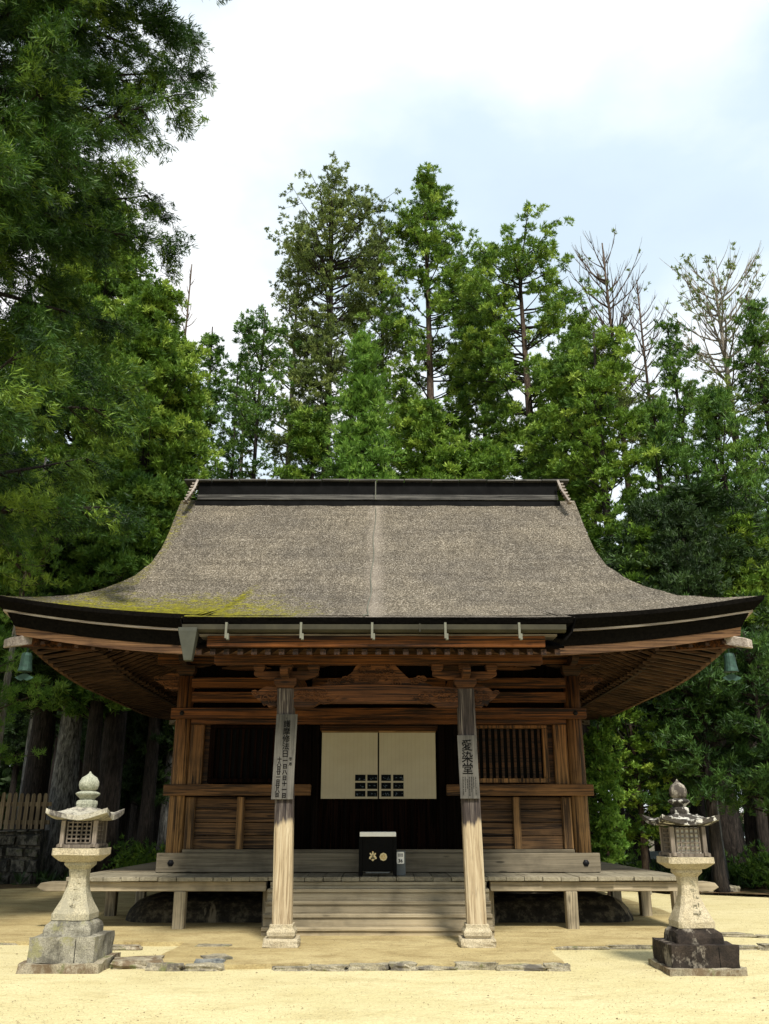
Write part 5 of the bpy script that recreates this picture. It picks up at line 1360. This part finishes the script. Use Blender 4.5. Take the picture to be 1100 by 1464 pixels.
LABR = 'dark tree stem standing in the shaded wood right of the hall'
tag(proto, LABL, 'tree', GL)
for px, Y in ((12, 48), (128, 40), (172, 31), (190, 44), (205, 37), (222, 33), (232, 46), (28, 48), (70, 44), (110, 50), (243, 40), (258, 48), (160, 54), (-60, 33), (-80, 42)):
    copy_tree(proto, LABL, Xp(px, 1180, Y), Y, rt.uniform(0.75, 1.05), rt.uniform(0, 6), GL, wide=rt.uniform(0.8, 1.0))
copy_tree(proto, 'thick furrowed grey trunk right behind the left stone lantern', Xp(88, 1180, 28.5), 28.5, 0.95, 1.0, None, 'bark_grey', 1.75, 'cedar_tree')
copy_tree(proto, 'thick dark trunk between the picket fence and the furrowed grey trunk', Xp(48, 1150, 31), 31, 1.0, 2.0, None, 'bark_grey', 1.5, 'cedar_tree')
copy_tree(proto, 'rough grey trunk just left of the hall corner, far back in the wood', Xp(243, 1130, 31), 31, 0.95, 4.0, None, 'bark_grey', 1.1, 'cedar_tree')
for px, Y in ((1010, 50), (1000, 42), (1088, 44), (1130, 34), (1060, 52), (1180, 30)):
    copy_tree(proto, LABR, Xp(px, 1180, Y), Y, rt.uniform(0.65, 0.85), rt.uniform(0, 6), GR, wide=rt.uniform(0.8, 1.0))
copy_tree(proto, 'dark leaning trunk directly behind the right stone lantern', Xp(966, 1150, 27), 27, 0.85, 1.4, None, None, 0.75, 'cedar_tree')
copy_tree(proto, 'thick black trunk right of the right stone lantern', Xp(1042, 1180, 28), 28, 0.9, 2.6, None, None, 1.7, 'cedar_tree')
copy_tree(proto, 'weathered grey twin-toned trunk just right of the right lantern roof', Xp(1022, 1180, 25.5), 25.5, 0.8, 3.1, None, 'bark_grey', 0.8, 'cedar_tree')
copy_tree(proto, 'dark trunk close to the right edge of the picture', Xp(1078, 1180, 30), 30, 0.9, 5.1, None, None, 1.3, 'cedar_tree')

# lower foliage at the right
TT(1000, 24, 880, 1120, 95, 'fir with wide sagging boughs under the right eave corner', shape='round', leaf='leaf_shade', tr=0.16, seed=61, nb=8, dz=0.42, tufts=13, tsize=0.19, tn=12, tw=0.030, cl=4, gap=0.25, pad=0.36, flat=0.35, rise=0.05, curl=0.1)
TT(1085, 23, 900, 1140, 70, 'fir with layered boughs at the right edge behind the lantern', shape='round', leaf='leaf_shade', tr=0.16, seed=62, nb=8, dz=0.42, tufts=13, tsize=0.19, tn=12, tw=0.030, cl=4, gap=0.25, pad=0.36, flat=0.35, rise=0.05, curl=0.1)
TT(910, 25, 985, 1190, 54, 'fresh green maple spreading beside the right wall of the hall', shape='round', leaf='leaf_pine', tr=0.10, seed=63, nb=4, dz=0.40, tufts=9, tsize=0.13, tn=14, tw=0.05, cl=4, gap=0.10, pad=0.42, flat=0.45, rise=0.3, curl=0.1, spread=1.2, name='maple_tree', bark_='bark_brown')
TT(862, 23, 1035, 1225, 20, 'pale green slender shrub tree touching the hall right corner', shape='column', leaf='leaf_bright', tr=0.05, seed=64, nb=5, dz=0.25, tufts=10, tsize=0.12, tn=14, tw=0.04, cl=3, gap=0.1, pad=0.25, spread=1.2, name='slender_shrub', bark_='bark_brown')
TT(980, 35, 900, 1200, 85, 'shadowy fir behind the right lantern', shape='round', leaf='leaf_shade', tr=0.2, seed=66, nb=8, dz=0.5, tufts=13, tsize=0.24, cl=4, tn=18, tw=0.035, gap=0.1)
# lower foliage at the left
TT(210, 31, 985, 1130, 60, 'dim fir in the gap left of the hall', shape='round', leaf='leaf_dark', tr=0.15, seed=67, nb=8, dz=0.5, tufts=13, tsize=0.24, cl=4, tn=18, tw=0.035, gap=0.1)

def bush(name, label, x, y, w_, h, leaf, seed, n=240, ts=0.16, tw=0.04, cat='shrub', group=None):
    rng = np.random.default_rng(seed); root = empty(name, (x, y, 0), label, cat, group)
    br = MB()
    C = []
    for k in range(14):
        a = rng.uniform(0, 2 * PI); pts = branch_path(rng, (x + rng.normal(0, .06), y + rng.normal(0, .06), 0), a, h * rng.uniform(0.7, 1.05), rng.uniform(0.7, 1.35), -0.2, 5)
        br.tube(pts, [0.014 - 0.002 * i for i in range(6)], 3)
        for q in range(n // 14):
            i = rng.integers(2, 6); C.append(pts[i] + rng.normal(0, 1, 3) * np.array([w_ * 0.22, w_ * 0.22, h * 0.12]))
    br.build('stems', M['bark_brown'], root)
    C = np.array(C); C[:, 2] = np.maximum(C[:, 2], 0.08); D = np.tile([0, 0, 0.8], (len(C), 1)) + rng.normal(0, .5, (len(C), 3))
    D /= np.linalg.norm(D, axis=1, keepdims=True)
    V, t = needles(C, D, ts, 12, tw, 0.8, rng); quads_obj('foliage', V, t, M[leaf], root, (x, y, 0)); return root
for i, (px, Y, w_, h, lf, lab) in enumerate((
        (185, 27, 1.1, 1.2, 'leaf_fir', 'leafy shrub behind the left end of the deck, nearest the lantern'),
        (213, 26.5, 1.2, 1.1, 'leaf_pine', 'round shrub behind the deck between the lantern and the hall corner'),
        (237, 26, 0.9, 0.9, 'leaf_pine', 'low shrub tight against the hall left corner behind the deck'),
        (150, 28, 1.0, 0.8, 'leaf_dark', 'dark low shrub behind the left stone lantern'),
        (1072, 26, 1.5, 0.8, 'leaf_fir', 'sprawling low shrub at the foot of the trunks on the right edge'),
        (1095, 25, 1.3, 1.0, 'leaf_fir', 'twiggy shrub on the extreme right edge'),
        (1012, 26.5, 1.0, 0.6, 'leaf_dark', 'dark low plant behind the projecting beam end on the right'),
        (890, 26.5, 1.2, 1.0, 'leaf_bright', 'small bright shrub seen over the right side of the deck'),
        (872, 25.5, 0.8, 0.7, 'leaf_dark', 'dark shrub seen through the deck posts on the right'))):
    bush('shrub', lab, Xp(px, 1230, Y), Y, w_, h, lf, 80 + i)

# far wood, one mass
def far_wood():
    rng = np.random.default_rng(3); C = []
    for side, (x0, x1) in enumerate(((-60, -8), (6.5, 60))):
        for k in range(150):
            x = rng.uniform(x0, x1); y = rng.uniform(52, 74); top = rng.uniform(6, 15) if side else rng.uniform(9, 17)
            m_ = 46; r = rng.uniform(1.6, 3.0)
            zz = rng.uniform(0.2, top, m_); C.append(np.stack([x + rng.normal(0, r, m_), y + rng.normal(0, r * .7, m_), zz], 1))
    C = np.concatenate(C); D = np.tile([0, -0.3, 0.6], (len(C), 1)) + rng.normal(0, .4, (len(C), 3)); D /= np.linalg.norm(D, axis=1, keepdims=True)
    V, t = needles(C, D, 1.15, 9, 0.42, 0.8, rng)
    o = quads_obj('far_wood', V, t, M['leaf_dark'], None, (0, 0, 0)); tag(o, 'dense dark wood far behind the hall and its trees', 'wood', kind='stuff')
far_wood()
# undergrowth: ferns and litter plants along the wood edge
def undergrowth():
    rng = np.random.default_rng(9); n = 2600
    C = []
    xs = rng.uniform(-26, -5.2, n); ys = rng.uniform(26.5, 46, n); C.append(np.stack([xs, ys, np.full(n, 0.10)], 1))
    xs = rng.uniform(7.5, 26, n // 2); ys = rng.uniform(24.6, 46, n // 2); C.append(np.stack([xs, ys, np.full(n // 2, 0.10)], 1))
    C = np.concatenate(C); D = np.tile([0, 0, 1.0], (len(C), 1))
    V, t = needles(C, D, 0.38, 9, 0.07, 0.55, rng); o = quads_obj('undergrowth', V, t, M['leaf_dark'], None, (0, 0, 0))
    tag(o, 'low ferny undergrowth covering the forest floor', 'undergrowth', kind='stuff')
undergrowth()

# grit and fallen bits on the sand
def grit():
    rng = np.random.default_rng(21); n = 9000
    ys = 8.5 + 16 * rng.random(n) ** 1.6; xs = rng.uniform(-1, 1, n) * (ys * 0.47); keep = (np.abs(xs) > 1.9) | (ys < 14.6); keep &= ~((np.abs(xs) < 5.2) & (ys > 16.6)); xs, ys = xs[keep], ys[keep]; n = len(xs)
    sz = rng.uniform(0.003, 0.0075, n) * np.where(rng.random(n) < 0.03, 2.0, 1.0)
    base = np.array([[1, 0, 0], [0, 1, 0], [-1, 0, 0], [0, -1, 0], [0, 0, 0.7]])
    a = rng.uniform(0, 2 * PI, n); c_, s_ = np.cos(a), np.sin(a); el = rng.uniform(0.6, 1.8, n)
    V = np.zeros((n, 5, 3))
    bx, by = base[:, 0][None] * el[:, None], base[:, 1][None]
    V[:, :, 0] = xs[:, None] + (bx * c_[:, None] - by * s_[:, None]) * sz[:, None]; V[:, :, 1] = ys[:, None] + (bx * s_[:, None] + by * c_[:, None]) * sz[:, None]
    inb = (ys > 14.5) | ((ys > 12.3) & (np.abs(xs + 0.25) < 2.5))
    V[:, :, 2] = np.where(inb, 0.056, 0.006)[:, None] + base[:, 2][None] * sz[:, None]
    F = (np.arange(n)[:, None, None] * 5 + np.array([[0, 1, 4], [1, 2, 4], [2, 3, 4], [3, 0, 4]])[None]).reshape(-1, 3)
    me = bpy.data.meshes.new('grit'); me.from_pydata(V.reshape(-1, 3).tolist(), [], F.tolist()); me.materials.append(M['grit'])
    o = bpy.data.objects.new('grit', me); COL.objects.link(o); tag(o, 'scattered grit and fallen needles on the sand', 'grit', kind='stuff')
M['grit'] = plain('mixed_grit', (0.22, 0.17, 0.09), 0.9, 0, 0.9, 30)
grit()

# ================================================================== fence on a stone wall at the left
FY = 27.0
fx0, fx1 = -17.5, Xp(62, 1180, FY)
sw = empty('stone_wall', ((fx0 + fx1) / 2, FY, 0), 'mossy rubble stone wall below the picket fence at the left edge', 'wall')
zt = Zp(1184, FY); r5 = random.Random(8)
MB().box(fx0, fx1 - 0.05, FY + 0.1, FY + 0.7, 0, zt - 0.06).build('wall_core', M['wallstone'], sw)
z = 0.0; m = MB()
while z < zt - 0.05:
    hh = min(r5.uniform(0.3, 0.45), zt - z); x = fx0
    while x < fx1:
        w_ = min(r5.uniform(0.35, 0.8), fx1 - x)
        a = r5.uniform(0.01, 0.06)
        m.loft([[(x + .03, FY + 0.12, z + .03), (x + w_ - .03, FY + 0.12, z + .03), (x + w_ - .03, FY + 0.12, z + hh - .03), (x + .03, FY + 0.12, z + hh - .03)],
                [(x + .06, FY - a, z + .06), (x + w_ - .06, FY - a, z + .06), (x + w_ - .06, FY - a, z + hh - .06), (x + .06, FY - a, z + hh - .06)]])
        x += w_
    z += hh
m.build('wall_face', M['wallstone'], sw, wob=0.05)
fe = empty('picket_fence', ((fx0 + fx1) / 2, FY + 0.35, zt), 'brown wooden picket fence on the mossy stone wall at the left edge', 'fence')
x = fx0; zt2 = Zp(1134, FY + 0.35) 
while x < fx1 - 0.05:
    hw = 0.056; a = zt - 0.03; tp_ = zt2 + r5.uniform(-.03, .03)
    pr = [(x - hw, a), (x + hw, a), (x + hw, tp_ - 0.08), (x + hw * 0.7, tp_ - 0.02), (x, tp_), (x - hw * 0.7, tp_ - 0.02), (x - hw, tp_ - 0.08)]
    MB().prism(pr, FY + 0.30, FY + 0.335).build('picket', M['picket'], fe); x += 0.175
for zz in (zt + 0.10, zt + (zt2 - zt) * 0.62): MB().box(fx0 - 0.1, fx1 + 0.05, FY + 0.34, FY + 0.40, zz, zz + 0.12).build('rail', M['picket'], fe)

# ================================================================== low house in the distance at the right
hy = 44.0
hb = empty('distant_house', (Xp(905, 1200, hy), hy, 0), 'low cream house with a pale roof glimpsed between the trees at the right', 'house')
hx0, hx1 = Xp(838, 1200, hy), Xp(1100, 1200, hy)
z1 = Zp(1162, hy)
MB().box(hx0, hx1, hy, hy + 6, 0, z1).build('wall', M['render_wall'], hb)
zrt = Zp(1128, hy + 2.5)
MB().prism([(hx0 - 0.6, z1), (hx1 + 0.6, z1), (hx1 + 0.6, z1 + 0.15), (hx0 - 0.6, z1 + 0.15)], hy - 0.8, hy + 0.0).build('eave', M['farroof'], hb)
m = MB(); m.add([(hx0 - 0.6, hy - 0.8, z1 + 0.15), (hx1 + 0.6, hy - 0.8, z1 + 0.15), (hx1 + 0.6, hy + 3, zrt), (hx0 - 0.6, hy + 3, zrt), (hx1 + 0.6, hy + 6.8, z1 + 0.15), (hx0 - 0.6, hy + 6.8, z1 + 0.15)], [(0, 1, 2, 3), (3, 2, 4, 5), (0, 3, 5), (1, 4, 2)]); m.build('roof', M['farroof'], hb)
for k in range(5):
    a = hx0 + 0.8 + k * 1.9
    wn = MB().box(a, a + 1.3, hy - 0.03, hy + 0.02, 1.1, z1 - 0.5).build('window', M['farglass'], hb)
    MB().box(a - 0.05, a + 1.35, hy - 0.06, hy - 0.032, 1.02, 1.1).box(a + 0.62, a + 0.68, hy - 0.06, hy - 0.032, 1.1, z1 - 0.5).build('window_frame', M['railblue'], wn)
ry = 36.0
rl = empty('low_barrier', (Xp(960, 1225, ry), ry, 0), 'low pale blue-grey barrier rail crossing behind the trees at the right', 'barrier')
rx0_, rx1_ = Xp(842, 1225, ry), Xp(1100, 1225, ry)
MB().box(rx0_, rx1_, ry, ry + 0.05, Zp(1228, ry), Zp(1217, ry)).build('rail', M['railblue'], rl)
for k in range(8):
    x = rx0_ + 0.3 + (rx1_ - rx0_ - 0.6) * k / 7; MB().box(x - 0.05, x + 0.05, ry + 0.055, ry + 0.13, 0, Zp(1218, ry)).build('post', M['railblue'], rl)
# rubble at the forest edge on the right
for i in range(9):
    x = 6.6 + i * 0.75 + rt.uniform(-.2, .2); y = 23.7 + rt.uniform(-.3, .5)
    tag(rock('edge_stone', M['kerb'], x, y, -0.02, rt.uniform(.25, .5), rt.uniform(.2, .4), rt.uniform(.12, .28), 90 + i, rt.uniform(0, 3)), 'small rough stone in the row edging the wood at the right', 'stone', 'stones edging the wood at the right')
